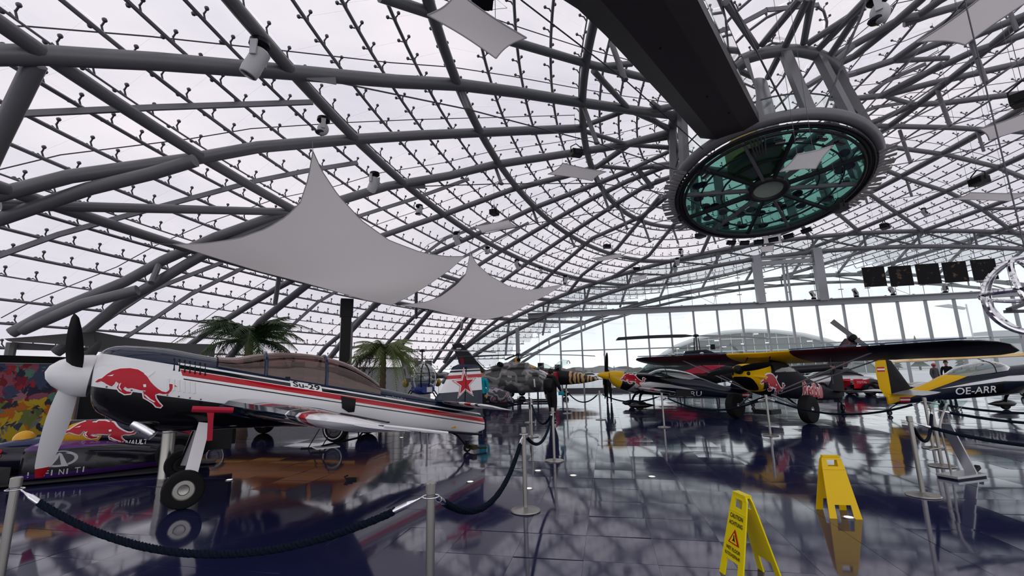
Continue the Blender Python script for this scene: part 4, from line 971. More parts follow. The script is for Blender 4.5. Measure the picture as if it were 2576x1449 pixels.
# grey fabric awning
def awn(px_top, px_bot, D):
    top = [onray(p, D) for p in px_top]; bot = [onray(p, D-.8) for p in px_bot]; n = len(top); mid = [(a+b)/2+np.array([0, 0, -.02]) for a, b in zip(top, bot)]
    return MB().loft([top, mid, bot], close=False)
aw = thing('fabric_awning', 'slack dark grey fabric awning stretched between roof posts behind the propeller', 'awning', (0, 0, 0))
AWN = mat('awning_fabric', (.055, .054, .056), .8)
awn([(10,852),(100,845),(180,838),(236,833)], [(30,860),(100,863),(180,868),(240,872)], 20.5).build('cloth', AWN, aw, label='left span of the awning')
awn([(236,833),(300,846),(380,858),(450,864),(540,866)], [(236,880),(300,886),(380,890),(450,893),(540,896)], 20.5).build('cloth', AWN, aw)
MB().loft([[onray(p, 21) for p in ((30,860),(140,868),(230,876))], [onray(p, 21) for p in ((30,876),(140,880),(230,884))]], close=False).build('valance', mat('awning_grey', (.20, .20, .205), .7), aw)
for px in ((236,838), (535,868)):
    p = onray(px, 20.7); MB().tube([p, (p[0], p[1], 0)], .09, 8).build('post', STEEL, aw)
# black stele
cB = onray((866,905), 20.0)
cl = thing('black_tower', 'tall slim black loudspeaker tower standing between the two palms', 'tower', (cB[0], cB[1], 0), R(35))
zt = onray((866,752), 20.0)[2]
MB().box((0, 0, zt/2-.3), (.40, .42, zt-.6)).build('shaft', BLACK, cl, smooth=False); MB().box((0, 0, zt-.35), (.50, .50, .75)).build('head', BLACK, cl, smooth=False); MB().box((.26, .1, zt/2-.5), (.06, .30, zt-1.0)).build('side_rail', STEEL, cl, smooth=False)
MB().box((0, 0, .06), (.9, .9, .12)).build('foot', BLACK, cl, smooth=False)

# ================================================================ PALMS
LEAF = mat('palm_leaf', (.030, .062, .016), .5, noise=.35, nscale=3); LEAF2 = mat('feathery_palm_leaf', (.12, .165, .045), .5, noise=.3, nscale=3); BARK = mat('palm_bark', (.13, .085, .055), .85, noise=.4, nscale=12); TWIG = mat('dark_twig', (.03, .022, .018), .8)
def frond_mesh(L, droop, wid, n, m, seed):
    r = random.Random(seed); b = MB(); P = []
    for i in range(9):
        u = i/8; P.append(Vector((L*(u-.12*u*u), 0, L*(.55*u-droop*u*u))))
    b.tube(P, [.022*(1-.8*i/8)+.003 for i in range(9)], 5)
    for i in range(n):
        u = .12+.88*i/n; k = min(7, int(u*8)); p = P[k].lerp(P[k+1], u*8-k); t = (P[k+1]-P[k]).normalized()
        ll = wid*(math.sin(PI*min(1, .12+u*.88))**.6)*(.85+.3*r.random())
        for s in (-1, 1):
            d = (t*.75+Vector((0, s, -.35-.35*r.random()))).normalized(); q = p+d*ll; w = t*.022
            b.add([p-w, p+w, q+Vector((0, 0, -.05*ll)), ], [(0, 1, 2)])
    return b.mesh('frond', m, smooth=False)
def palm(name, label, base, zc, L, nf, m, wid, ntrunk, rt, seed, droop=.75):
    r = random.Random(seed); t = thing(name, label, 'palm', base)
    pr = [(rt*(1.15 if i % 2 else .92)*(1.25-.3*i/ntrunk), zc*i/ntrunk) for i in range(ntrunk+1)]
    MB().lathe(pr, 12).build('trunk', BARK, t)
    vs = [frond_mesh(L*(.85+.12*i), droop*(.75+.22*i), wid, 34, m, seed+i) for i in range(4)]
    for i in range(nf):
        a = 2*PI*i*.381966+r.uniform(-.2, .2); e = r.uniform(-.55, .95) if i > nf*.3 else r.uniform(.5, 1.15)
        o = inst('frond', vs[i % 4], t, (0, 0, zc-.02)); o.rotation_euler = (0, -e*.55, a)
    return t
p1 = onray((628,858), 17.5); palm('palm_tree', 'dense dark green palm rising behind the aircraft nose', (p1[0], p1[1], 0), p1[2], 1.95, 38, LEAF, .55, 16, .13, 3, .70)
p2 = onray((965,890), 21.5); palm('palm_tree', 'slender light green palm with a thin brown trunk', (p2[0], p2[1], 0), p2[2], 1.95, 52, LEAF2, .50, 18, .12, 11, .95)
tb = onray((908,925), 19.3); tr_ = thing('bare_shrub', 'small leafless dark shrub beside the slender palm', 'shrub', (tb[0], tb[1], 0)); rr = random.Random(5)
def twig(b, p, d, L, r_, n):
    q = p+d*L; b.tube([p, q], [r_, r_*.7], 5)
    if n:
        for _ in range(3): twig(b, q, (d+Vector((rr.uniform(-1, 1), rr.uniform(-1, 1), rr.uniform(-.2, .8)))*.7).normalized(), L*.66, r_*.65, n-1)
b = MB(); twig(b, Vector((0, 0, .4)), Vector((0, 0, 1)), .85, .035, 4); b.build('branches', TWIG, tr_, smooth=False); MB().lathe([(.22, 0), (.26, .4), (.23, .42)], 16).build('pot', BLACK, tr_)

# ================================================================ PURPLE AND NAVY RACING CAR
f1 = thing('racing_car', 'purple and navy open-wheel racing car with a red bull on its engine cover', 'racing car', (-8.06, 7.70, 0), R(-142.5))
FNV = mat('car_navy', (.010, .010, .022), .16, coat=.8); PUR = stripes('sidepod_livery', (0, 0, 1, 0), [(-2, (.04, .012, .10)), (.17, (.008, .008, .014)), (.53, (.075, .018, .15))], .16, .8)
YEL = mat('car_yellow', (.72, .36, .02), .3, coat=.4); CARB = mat('carbon_floor', (.015, .015, .017), .4); PLNK = mat('floor_plank', (.16, .14, .14), .6)
mono = MB().loft([ring_sec(x, zt, zb, w, n=20, e=2.6) for x, zt, zb, w in ((4.75, .33, .20, .06), (4.4, .45, .24, .14), (3.6, .58, .25, .20), (3.0, .63, .22, .27), (2.5, .64, .12, .32), (2.2, .62, .10, .34), (1.9, .62, .09, .36), (1.2, .60, .09, .36), (.5, .50, .10, .26), (-.2, .38, .15, .12))]).build('monocoque', FNV, f1)
ec = MB().loft([ring_sec(x, zt, zb, w, n=20, e=2.0) for x, zt, zb, w in ((1.95, .93, .58, .12), (1.75, .955, .50, .15), (1.3, .94, .42, .20), (.8, .86, .38, .20), (.35, .72, .32, .14), (.0, .60, .30, .06))]).build('engine_cover', FNV, f1)
MB().prism([(1.3, -.012, .90), (.6, -.012, .86), (.0, -.012, .78), (-.05, -.012, .55), (.35, -.012, .55), (1.0, -.012, .75)], (0, .024, 0)).build('shark_fin', DR, f1, smooth=False)
ab = MB().loft([ring_sec(x, .955, zb, w, n=20, e=2.4) for x, zb, w in ((2.08, .76, .11), (1.95, .74, .135), (1.75, .72, .15))]).build('airbox', YEL, f1); MB().lathe([(.085, 0), (.085, .02), (.02, .021)], 16, (2.08, 0, .86), (1, 0, 0)).build('air_intake', BLACK, ab)
MB().sphere((2.35, 0, .66), (.15, .13, .15), 16, 10).build('headrest_helmet_pad', YEL, f1); MB().loft([ring_sec(x, zt, .50, w, n=16) for x, zt, w in ((2.75, .60, .20), (2.4, .68, .25), (2.0, .70, .24))]).build('cockpit_rim', mat('car_blue', (.03, .04, .10), .3), f1)
for s in (1, -1):
    pd = MB().loft([[(x, s*y, z) for y, z in ((.28, .10), (w, .09), (w+.03, .14), (w+.02, zt-.12), (w-.06, zt-.02), (.30, zt+.02))] for x, w, zt in ((2.12, .60, .58), (2.0, .68, .62), (1.5, .70, .60), (1.0, .60, .53), (.5, .44, .42), (.1, .30, .30))]).build('sidepod', PUR, f1)
    if s == 1:
        bp = bvh_of(pd); d_ = (0, -1, 0)
        sl = (-1.06, 0, -.0); [text(pd, ch, DG, (1.98-.096*i_, 0, .125+.002*i_), (-(.018 if ch == 'I' else .068), 0, 0), (0, 0, .085), bp, d_, .006, .01, name='letter') for i_, ch in enumerate('INFINITI')]
        ov = [(.5*math.cos(a), .5*math.sin(a)) for a in np.linspace(0, 2*PI, 40, endpoint=False)]
        decal('oval_logo', DG, pd, (1.62, 0, .38), (-.47, 0, 0), (0, 0, .25), ov, bp, d_, .006); decal('oval_logo_centre', FNV, pd, (1.62, 0, .38), (-.38, 0, 0), (0, 0, .185), ov, bp, d_, .010)
        decal('road_logo', DG, pd, (1.62, 0, .26), (-.27, 0, 0), (0, 0, .17), [(-.62, 0), (-.34, 0), (-.05, .75), (.0, 1.1), (.05, .75), (.18, 0), (.5, 0), (.12, 1.15), (0, 1.3), (-.1, 1.2)], bp, d_, .013)
    MB().box((1.3, .55*s, .05), (2.9, .55, .03)).build('floor_edge', CARB, f1, smooth=False)
    MB().prism([(2.9, .42*s, .06), (2.2, .66*s, .06), (2.2, .66*s, .30), (2.7, .45*s, .34)], (0, .015, 0)).build('bargeboard', CARB, f1, smooth=False)
    for x, rd, w in ((0, .33, .37), (3.42, .33, .29)):
        wh = wheel_set(f1, (x, s*(.90-w/2), rd), rd, w, STEELD, hubr=.50, name='wheel')
        for z1, z0 in ((.46, .42), (.24, .22)): MB().tube([(x, s*(.9-w), z1), (x+.35, s*.22, z0)], .016, 5).build('wishbone', CARB, f1); MB().tube([(x, s*(.9-w), z1), (x-.12, s*.18, z0)], .016, 5).build('wishbone', CARB, f1)
        if s == 1: MB().torus((x, s*.90, rd), rd*.78, .012, (0, 1, 0), nu=32, nv=5, a0=.3, a1=1.1).build('tyre_marking', mat('marking_yellow', (.6, .5, .02), .6), wh)
    MB().box((-.55, .37*s, .62), (.45, .015, .66)).build('wing_endplate', CARB, f1, smooth=False)
    MB().box((4.55, .82*s, .17), (.5, .015, .25)).build('wing_endplate', FNV, f1, smooth=False)
    MB().box((2.62, .52*s, .66), (.06, .18, .09)).build('mirror', FNV, f1, smooth=False)
MB().box((-.50, 0, .90), (.30, .74, .03)).box((-.55, 0, .78), (.24, .74, .02)).build('rear_wing', FNV, f1, smooth=False); MB().box((4.55, 0, .10), (.38, 1.62, .02)).box((4.4, 0, .16), (.2, 1.62, .015)).build('front_wing', FNV, f1, smooth=False)
MB().box((1.3, 0, .04), (3.6, .3, .03)).build('plank', PLNK, f1, smooth=False)
eb = bvh_of(ec, [o for o in f1.children if o.name.startswith('shark')][0])
decal('sun_disc', YEL, ec, (1.55, 0, .70), (-.30, 0, 0), (0, 0, .22), [(math.cos(a), math.sin(a)) for a in np.linspace(0, 2*PI, 24, endpoint=False)], eb, off=.008)
bull(ec, (1.80, 0, .50), (-1.12, 0, -.02), (0, 0, .92), eb, off=.02, outline=.02, maxe=.06)
text(ec, 'RENAULT', DW, (1.0, 0, .47), (-.42, 0, .0), (0, 0, .085), bvh_of(ec, mono), off=.03, bold=.02)
text(mono, '3', DR, (2.62, 0, .40), (-.14, 0, 0), (0, 0, .16), bvh_of(mono), off=.01, bold=.01)

# ================================================================ ORANGE CAR BEHIND THE STRIPED AIRCRAFT
wa, wb = gnd(556, 1110), gnd(846, 1112); dv = wa-wb; Lw = float(np.linalg.norm(dv)); hh = dv/Lw
oc = thing('classic_car', 'long low brown-orange classic car parked behind the striped aircraft', 'car', wb-np.array([-hh[1], hh[0], 0])*.75, math.atan2(hh[1], hh[0]))
ORG = mat('car_orange', (.42, .16, .035), .25, coat=.6)
body = MB().loft([ring_sec(x, zt, zb, w, n=20, e=3.4) for x, zt, zb, w in ((-.8, .72, .42, .70), (-.65, .92, .36, .82), (0, 1.0, .32, .86), (Lw*.5, 1.0, .32, .87), (Lw, .98, .32, .86), (Lw+.7, .92, .36, .80), (Lw+.85, .70, .42, .70))]).build('body', ORG, oc)
cab = MB().loft([ring_sec(x, zt, .9, w, n=20, e=3.0) for x, zt, w in ((-.6, .98, .72), (.1, 1.55, .66), (Lw*.55, 1.62, .68), (Lw*.8, 1.02, .72))]).build('cabin', ORG, oc)
for i in range(3):
    x0 = .1+i*Lw*.21
    for s in (1, -1): MB().box((x0+Lw*.09, s*.685, 1.27), (Lw*.17, .02, .36)).build('side_window', LENS, oc, smooth=False)
for x in (0, Lw):
    for s in (1, -1):
        w = wheel_set(oc, (x, s*.80, .34), .34, .20, STEELD, hubr=.55); MB().torus((x, s*.91, .34), .25, .012, (0, 1, 0), nu=32, nv=6).build('white_ring', WHITE, w)
MB().box((Lw*.5, .88, .45), (Lw+1.2, .03, .05)).build('sill_strip', mat('strip_amber', (.65, .32, .02), .4), oc, smooth=False)

# ================================================================ STEEL CYLINDERS, TOOL ON THE FLOOR
def cyl(name, label, cat, c, r_, h_, ring=True):
    t = thing(name, label, cat, c); MB().lathe([(r_*1.02, 0), (r_*1.02, .02), (r_, .025), (r_, h_), (r_*.9, h_+.01)], 32).build('body', INOX, t); MB().torus((0, 0, h_*.985), r_*1.0, .012, nu=32, nv=6).build('rim', CHROME, t)
    MB().torus((0, 0, h_*.86), r_*1.005, .006, nu=32, nv=5).build('groove', STEELD, t); return t
cp = gnd(413, 1203); t = cyl('steel_bollard', 'slim brushed steel bollard behind the white landing gear leg', 'bollard', cp, .10, .86)
MB().tube([(-.10, 0, .86), (-.12, 0, .92), (.12, 0, .92), (.10, 0, .86)], .012, 6).build('handle', CHROME, t)
cyl('steel_bin', 'wide brushed steel cylinder standing beyond the aircraft tail', 'bin', gnd(985, 1090), .34, .75)
cm = gnd(880, 1209); t = thing('floor_clamp', 'small black clamp lying on the polished floor', 'clamp', cm, R(30))
MB().box((0, 0, .025), (.09, .06, .05)).box((.07, .02, .02), (.06, .03, .04)).build('body', BLACK, t, smooth=False); MB().tube([(-.05, 0, .02), (-.08, .03, .06), (-.03, .05, .07)], .012, 6).build('lever', BLACK, t)
for q in ((775,1128), (802,1138)):       # two black prop stands under the wing
    p = gnd(*q); t = thing('wing_prop', 'black folding prop stand on the floor under the wing', 'stand', p, R(20), 'prop stands under the wing'); MB().box((0, 0, .01), (.30, .10, .02)).build('foot', BLACK, t, smooth=False); MB().bar((0, 0, .01), (.22, .05, .42), .03, .02).build('arm', BLACK, t, smooth=False)
# ================================================================ BLACK HIGH-WING BUSH PLANE
cub = thing('bush_plane', 'black high-wing bush plane with a yellow nose and fat tyres', 'aircraft', (4.84, 15.59, 0), R(-136.7))
CBK = mat('bush_plane_navy', (.005, .007, .013), .5, spec=.15)
CBN = stripes('bush_plane_livery', (1, 0, .55, 0), [(-9, (.004, .006, .013)), (1.10, (.70, .42, .0))], .55, .0, mask=((.7, 0, -1, 0), -.42, [(-9, (.005, .006, .009)), (9, (.005, .006, .009))]), spec=.06)
ctab = [(-4.75, .62, .42, .03), (-4.2, .74, .42, .10), (-3.0, 1.02, .46, .20), (-1.9, 1.34, .54, .32), (-1.0, 1.72, .62, .36), (-.35, 1.86, .68, .37), (.10, 1.78, .74, .38), (.45, 1.70, .82, .38), (.85, 1.72, .98, .37), (1.10, 1.72, 1.12, .36), (1.28, 1.66, 1.22, .30), (1.33, 1.58, 1.32, .20)]
cf = MB().loft([ring_sec(q[0], q[1], q[2], max(.02, q[3]), n=28, e=3.0) for q in smooth_tab(ctab, list(np.linspace(-4.75, 1.0, 26))+[1.1, 1.2, 1.28, 1.33])]).build('fuselage', CBN, cub)
cbv = bvh_of(cf)
hubC = np.array([1.40, 0, 1.56]); axC = np.array([1, 0, .2]); axC /= np.linalg.norm(axC); upC = np.array([-axC[2], 0, axC[0]])
MB().lathe([(.13, -.08), (.13, .02), (.10, .09), (.02, .13)], 20, hubC, axC).build('propeller_hub', BLACK, cub)
for ph in (82, 262): blade(MB(), hubC, axC, upC, np.array([0, 1.0, 0]), R(ph), .08, 1.0, .20, 30, 12).build('propeller_blade', PROPK, cub)
for s in (1, -1): MB().sphere((1.27, .20*s, 1.44), (.06, .10, .09), 12, 8).build('air_inlet', BLACK, cf)
MB().loft([ring_sec(x, z+h_, z-h_, w, n=14, y0=.30) for x, z, h_, w in ((1.2, 1.36, .05, .05), (.9, 1.34, .10, .12), (.3, 1.28, .06, .06))]).build('cowl_bulge', YELLOWP, cf); MB().loft([ring_sec(x, z+h_, z-h_, w, n=14, y0=-.30) for x, z, h_, w in ((1.2, 1.36, .05, .05), (.9, 1.34, .10, .12), (.3, 1.28, .06, .06))]).build('cowl_bulge', YELLOWP, cf)
decal('exhaust_patch', DK, cf, (.62, 0, 1.05), (1, 0, 0), (0, 0, 1), [(-.1, -.06), (.08, -.10), (.16, .10), (-.02, .14)], cbv, off=.01)
WNU = stripes('bush_wing_livery', (0, 1, 0, 0), [(-9, (.008, .010, .02)), (-4.3, (.05, .008, .014)), (-1.0, (.70, .40, .0)), (1.0, (.045, .006, .012)), (2.9, (.004, .005, .008))], .45, .0, spec=.1)
CUBWIN = glass('cub_window', (.5, .58, .56), .1)
for s in (1, -1):
    rows = [(0.0, .42, -1.18, 2.02, .12), (.5*s, .42, -1.18, 2.03, .12), (3*s, .42, -1.18, 2.05, .12), (4.5*s, .42, -1.18, 2.07, .12), (4.95*s, .32, -1.16, 2.06, .10), (5.2*s, .10, -1.05, 2.03, .08), (5.33*s, -.18, -.85, 1.98, .05)]
    w = wing_loft(MB(), rows, .2).build('wing', WNU, cub)
    MB().bar((.36, 1.0*s, 2.10), (.36, 4.8*s, 2.14), .10, .03).build('leading_edge_strip', mat('edge_blue', (.03, .08, .16), .25, coat=.4), w, smooth=False)
    MB().tube([(.12, 3.05*s, 1.98), (.25, .34*s, .84)], .022, 8).build('wing_strut', mat('strut_grey', (.20, .20, .21), .35, .4), cub); MB().tube([(-.72, 2.95*s, 1.82), (.0, .34*s, .80)], .018, 8).build('wing_strut', MATS['strut_grey'], cub)
    MB().tube([(-.3, 1.75*s, 1.93), (-.3, 1.72*s, 1.10)], .006, 5).build('jury_wire', RAIL, cub)
    for q in ((.1, 2.1), (.25, 3.2)): MB().sphere((q[0], q[1]*s, 2.13), (.09, .06, .05), 10, 6).build('fairing_cap', WHITE, w)
    # gear
    MB().tube([(.35, .30*s, .80), (.02, .95*s, .42)], .03, 8).build('gear_leg', MATS['strut_grey'], cub); MB().tube([(-.45, .30*s, .70), (.0, .92*s, .40)], .028, 8).build('gear_leg', BLACK, cub); MB().tube([(.0, .92*s, .42), (.05, -.12*s, .62)], .022, 8).build('shock_strut', MATS['strut_grey'], cub)
    wheel_set(cub, (0, 1.12*s, .40), .40, .27, ALU, hubr=.20)
    wing_loft(MB(), [(.03*s, -3.9, -4.75, .74, .06), (1.0*s, -4.0, -4.78, .74, .06), (1.45*s, -4.3, -4.75, .72, .05)], .1).build('stabiliser', mat('stab_maroon', (.05, .006, .016), .3), cub)
ws = MB().add([(.45, .36, 1.70), (.45, -.36, 1.70), (.12, -.34, 2.03), (.12, .34, 2.03)], [(0, 1, 2, 3)]).build('windscreen', CUBWIN, cub, smooth=False)
for s in (1, -1): MB().tube([(.46, .37*s, 1.70), (.12, .35*s, 2.05)], .02, 6).build('windscreen_frame', BLACK, ws)
for s in (1, -1): decal('side_window', LENS, cf, (-.1, 0, 1.45), (1, 0, 0), (0, 0, 1), [(.25, 0), (.18, .30), (-.9, .30), (-1.1, 0)], cbv, d=(0, -s, 0), off=.008)
vfin_loft(MB(), [(.5, -4.1, -4.95, 0, .06), (.8, -3.75, -5.05, 0, .06), (1.25, -4.3, -5.05, 0, .06), (1.48, -4.6, -4.95, 0, .05)]).build('tail_fin', CBK, cub)
MB().tube([(-4.4, 0, .45), (-4.65, 0, .28), (-4.7, 0, .16)], .02, 6).build('tail_spring', BLACK, cub); wheel_set(cub, (-4.7, 0, .12), .12, .09, STEELD, name='tail_wheel')
bull(cf, (.90, 0, .80), (-1.25, 0, -.18), (0, 0, 1.35), cbv, outline=.03)
text(cf, 'RedBull', DW, (-1.42, 0, .66), (-1.55, 0, -.16), (0, 0, .50), cbv, off=.006, bold=.10); text(cf, 'RedBull', DR, (-1.45, 0, .68), (-1.50, 0, -.16), (0, 0, .46), cbv, off=.012, bold=.02)
bx = MB().box((.15, 0, .28), (.55, .55, .14)).build('belly_box', BLACK, cub, smooth=False)

# ================================================================ RACE PLANES
def race_plane(root, paint, spin, canopy_m, wingpaint, finpaint, prop=(0, 180), spine=None):
    tb = [(-4.80, .62, .34, .03), (-4.2, .74, .36, .11), (-3.4, .98, .40, .19), (-2.75, 1.24, .44, .26), (-2.0, 1.34, .48, .33), (-1.3, 1.40, .52, .36), (-.65, 1.46, .57, .38), (-.1, 1.50, .64, .39), (.35, 1.56, .74, .41), (.75, 1.61, .90, .37), (.95, 1.60, 1.08, .28), (1.03, 1.57, 1.22, .20)]
    f = MB().loft([ring_sec(q[0], q[1], q[2], max(.015, q[3]), n=28, e=2.3) for q in smooth_tab(tb, list(np.linspace(-4.8, .7, 26))+[.78, .88, .95, 1.0, 1.03])]).build('fuselage', paint, root)
    hb = np.array([1.06, 0, 1.40]); ax = np.array([1, 0, .10]); ax /= np.linalg.norm(ax); up = np.array([-ax[2], 0, ax[0]])
    MB().lathe([(.175, 0), (.17, .10), (.13, .25), (.07, .40), (.001, .50)], 22, hb, ax).build('spinner', spin, root)
    for ph in prop: blade(MB(), hb+ax*.1, ax, up, np.array([0, 1.0, 0]), R(ph), .1, .98, .19, 55, 35).build('propeller_blade', PROPK, root)
    ct_ = [(-2.75, 1.24, .12), (-2.3, 1.46, .24), (-1.8, 1.58, .29), (-1.27, 1.64, .31), (-.95, 1.60, .29), (-.62, 1.46, .16)]
    cs_ = []
    for q in smooth_tab(ct_, np.linspace(-2.73, -.63, 16)):
        zs = np.interp(q[0], [-2.75, -.65], [1.12, 1.36]); cs_.append([(q[0], q[2]*math.cos(PI*k/12), zs+(q[1]-zs)*abs(math.sin(PI*k/12))**.7) for k in range(13)])
    c = MB().loft(cs_, close=False).build('canopy', canopy_m, root)
    MB().tube([np.array(p) for p in cs_[10]], .016, 5).build('canopy_frame', BLACK, c)
    for s in (1, -1):
        w = wing_loft(MB(), [(.25*s, .10, -1.40, .90, .13), (1.2*s, .0, -1.32, .89, .13), (2.6*s, -.18, -1.18, .88, .13), (3.6*s, -.30, -1.05, .87, .12), (3.72*s, -.42, -.98, .86, .05)], .17).build('wing', wingpaint, root)
        MB().box((-.95, 3.75*s, .80), (.5, .02, .22)).build('wingtip_sight', BLACK, w, smooth=False)
        wing_loft(MB(), [(.04*s, -3.95, -4.7, .78, .08), (1.2*s, -4.15, -4.72, .76, .08), (1.3*s, -4.3, -4.72, .75, .04)], .15).build('stabiliser', finpaint[0], root)
        P = [(-.25, .30*s, .66), (-.12, .55*s, .58), (-.05, .72*s, .42), (-.02, .80*s, .26)]; MB().tube(P, [.06, .05, .045, .04], 8).build('gear_leg', BLACK, root)
        MB().loft([ring_sec(x, z+h_, z-h_, ww, n=14, y0=.84*s) for x, z, h_, ww in ((.42, .20, .01, .01), (.30, .20, .09, .06), (.05, .21, .13, .085), (-.25, .20, .10, .07), (-.60, .20, .015, .015))]).build('wheel_spat', BLACKG, root)
        wheel_set(root, (0, .84*s, .17), .17, .11, STEELD)
    fn = vfin_loft(MB(), [(.55, -4.35, -4.82, 0, .07), (.85, -3.95, -5.0, 0, .08), (1.3, -4.2, -5.03, 0, .08), (1.72, -4.45, -5.0, 0, .07), (1.78, -4.6, -4.95, 0, .05)]).build('tail_fin', finpaint[1], root)
    MB().tube([(-4.4, 0, .40), (-4.75, 0, .22), (-4.8, 0, .12)], .016, 6).build('tail_spring', BLACK, root); wheel_set(root, (-4.8, 0, .08), .08, .05, STEELD, name='tail_wheel')
    return f, fn
RBK, RNV, RYL, RSV = (.004, .0045, .006), (.005, .009, .024), (.72, .42, .0), (.45, .46, .48)
ed = thing('race_plane', 'black and navy race plane with a yellow cowling and pointed yellow spinner', 'aircraft', (1.12, 20.3, 0), math.atan2(-.13, -.99))
EDP = stripes('race_plane_livery', (1, 0, .35, 0), [(-9, RNV), (-1.1, RBK), (.92, RYL)], .2, .5)
EW = stripes('race_wing_livery', (0, 1, 0, 0), [(-9, RSV), (-1.0, RBK), (1.0, RSV), (2.2, (.45, .02, .04)), (2.7, RSV), (3.3, RBK)], .2, .5)
TEALC = glass('tinted_canopy', (.42, .58, .56), .12, .01, (.02, .05, .05), .25)
ef, en = race_plane(ed, EDP, YELLOWP, TEALC, EW, (BLACK, CBK))
eb_ = bvh_of(ef)
for s in (1,): 
    bull(ef, (.62, 0, .92), (-1.05, 0, -.04), (0, 0, 1.15), eb_, outline=.03)
    decal('silver_swoosh', SILVERP, ef, (0, 0, 0), (1, 0, 0), (0, 0, 1), [(.35, .78), (.0, 1.06), (-.6, 1.12), (-1.4, 1.0), (-2.6, .72), (-1.6, .84), (-.8, .90), (-.3, .82), (.1, .70)], eb_, off=.006)
    text(ef, 'OE-ARU', DW, (-1.35, 0, .52), (-1.35, 0, -.03), (0, 0, .20), eb_, off=.008, bold=.01)
    decal('flag_red', DR, ef, (-4.38, 0, .42), (-.30, 0, 0), (0, 0, .15), [(0, 0), (1, 0), (1, 1), (0, 1)], eb_, off=.008); decal('flag_white', DW, ef, (-4.38, 0, .47), (-.30, 0, 0), (0, 0, .05), [(0, 0), (1, 0), (1, 1), (0, 1)], eb_, off=.012)
for q in [o for o in ed.children if o.name.startswith('propeller')][:1]: MB().box((1.2, 0, 2.30), (.03, .10, .09)).build('white_tip', WHITE, q, smooth=False)
# second race plane, tail towards the hall, only its rear half in view
tp = CAM+ray(2222, 990)*14.6; hR = np.array([math.cos(R(13)), math.sin(R(13)), 0])
rp_ = thing('race_plane', 'black race plane with a yellow rudder and yellow spine stripe', 'aircraft', (tp[0]+hR[0]*4.9, tp[1]+hR[1]*4.9, 0), R(13))
RPP = stripes('yellow_spine_livery', (-.335, 0, 1, 0), [(-9, RBK), (.9, RNV), (1.90, RYL)], .2, .5, mask=[((-1, 0, 0, 0), 1.2, [(-9, RBK), (1.35, RNV), (1.92, RYL)])], spec=.12)
FNP = stripes('yellow_rudder_livery', (1, 0, 0, 0), [(-9, RYL), (-4.66, RBK)], .35, .1, spec=.12)
rf, rn_ = race_plane(rp_, RPP, BLACKG, TEALC, EW, (SILVERP, FNP), prop=(30, 150, 270))
rb = bvh_of(rf)
text(rf, 'OE-ARR', DW, (-2.75, 0, .60), (1.30, 0, .05), (0, 0, .22), rb, d=(0, 1, 0), off=.008, bold=.01)
decal('flag_red', DR, rf, (-4.45, 0, .40), (.30, 0, 0), (0, 0, .16), [(0, 0), (1, 0), (1, 1), (0, 1)], rb, d=(0, 1, 0), off=.008); decal('flag_white', DW, rf, (-4.45, 0, .455), (.30, 0, 0), (0, 0, .05), [(0, 0), (1, 0), (1, 1), (0, 1)], rb, d=(0, 1, 0), off=.012)
fbv = bvh_of(rn_); decal('flag_red', DR, rn_, (-4.98, 0, 1.38), (.24, 0, 0), (0, 0, .15), [(0, 0), (1, 0), (1, 1), (0, 1)], fbv, d=(0, 1, 0), off=.006); decal('flag_white', DW, rn_, (-4.98, 0, 1.43), (.24, 0, 0), (0, 0, .05), [(0, 0), (1, 0), (1, 1), (0, 1)], fbv, d=(0, 1, 0), off=.010)
decal('silver_swoosh', SILVERP, rf, (0, 0, 0), (1, 0, 0), (0, 0, 1), [(-3.2, .80), (-2.2, .98), (-1.0, 1.16), (.0, 1.2), (.0, .98), (-1.2, 1.0), (-2.4, .88)], rb, d=(0, 1, 0), off=.006)
# yellow high-wing aircraft behind it
yw = CAM+ray(2650, 960)*20.5
yp = thing('yellow_light_aircraft', 'yellow high-wing light aircraft behind the black race plane', 'aircraft', (yw[0], yw[1], 0), R(75))
for s in (1, -1):
    wing_loft(MB(), [(.0, .7, -.85, 1.98, .12), (3.6*s, .7, -.85, 1.86, .12), (5.6*s, .5, -.8, 1.78, .10), (5.9*s, .1, -.6, 1.74, .05)], .05).build('wing', YELLOWP, yp); MB().tube([(.2, 2.7*s, 1.98), (.2, .4*s, .8)], .02, 6).build('wing_strut', STEELD, yp); wheel_set(yp, (.3, .95*s, .22), .22, .14); MB().tube([(.3, .3*s, .6), (.3, .9*s, .24)], .03, 6).build('gear_leg', STEELD, yp)
MB().loft([ring_sec(x, zt, zb, w, n=20, e=2.8) for x, zt, zb, w in ((2.0, 1.4, .9, .25), (1.5, 1.5, .7, .42), (.6, 1.95, .6, .5), (-.8, 1.95, .6, .48), (-2.0, 1.4, .65, .3), (-4.6, 1.0, .75, .06))]).build('fuselage', YELLOWP, yp)
vfin_loft(MB(), [(.9, -3.9, -4.7, 0, .06), (2.0, -4.3, -4.9, 0, .06)]).build('tail_fin', YELLOWP, yp); wheel_set(yp, (1.75, 0, .2), .2, .12); MB().tube([(1.75, 0, .75), (1.75, 0, .22)], .03, 6).build('gear_leg', STEELD, yp)
for s in (1, -1): wing_loft(MB(), [(.03*s, -4.0, -4.7, 1.0, .06), (1.5*s, -4.2, -4.7, 1.0, .05)]).build('stabiliser', YELLOWP, yp)

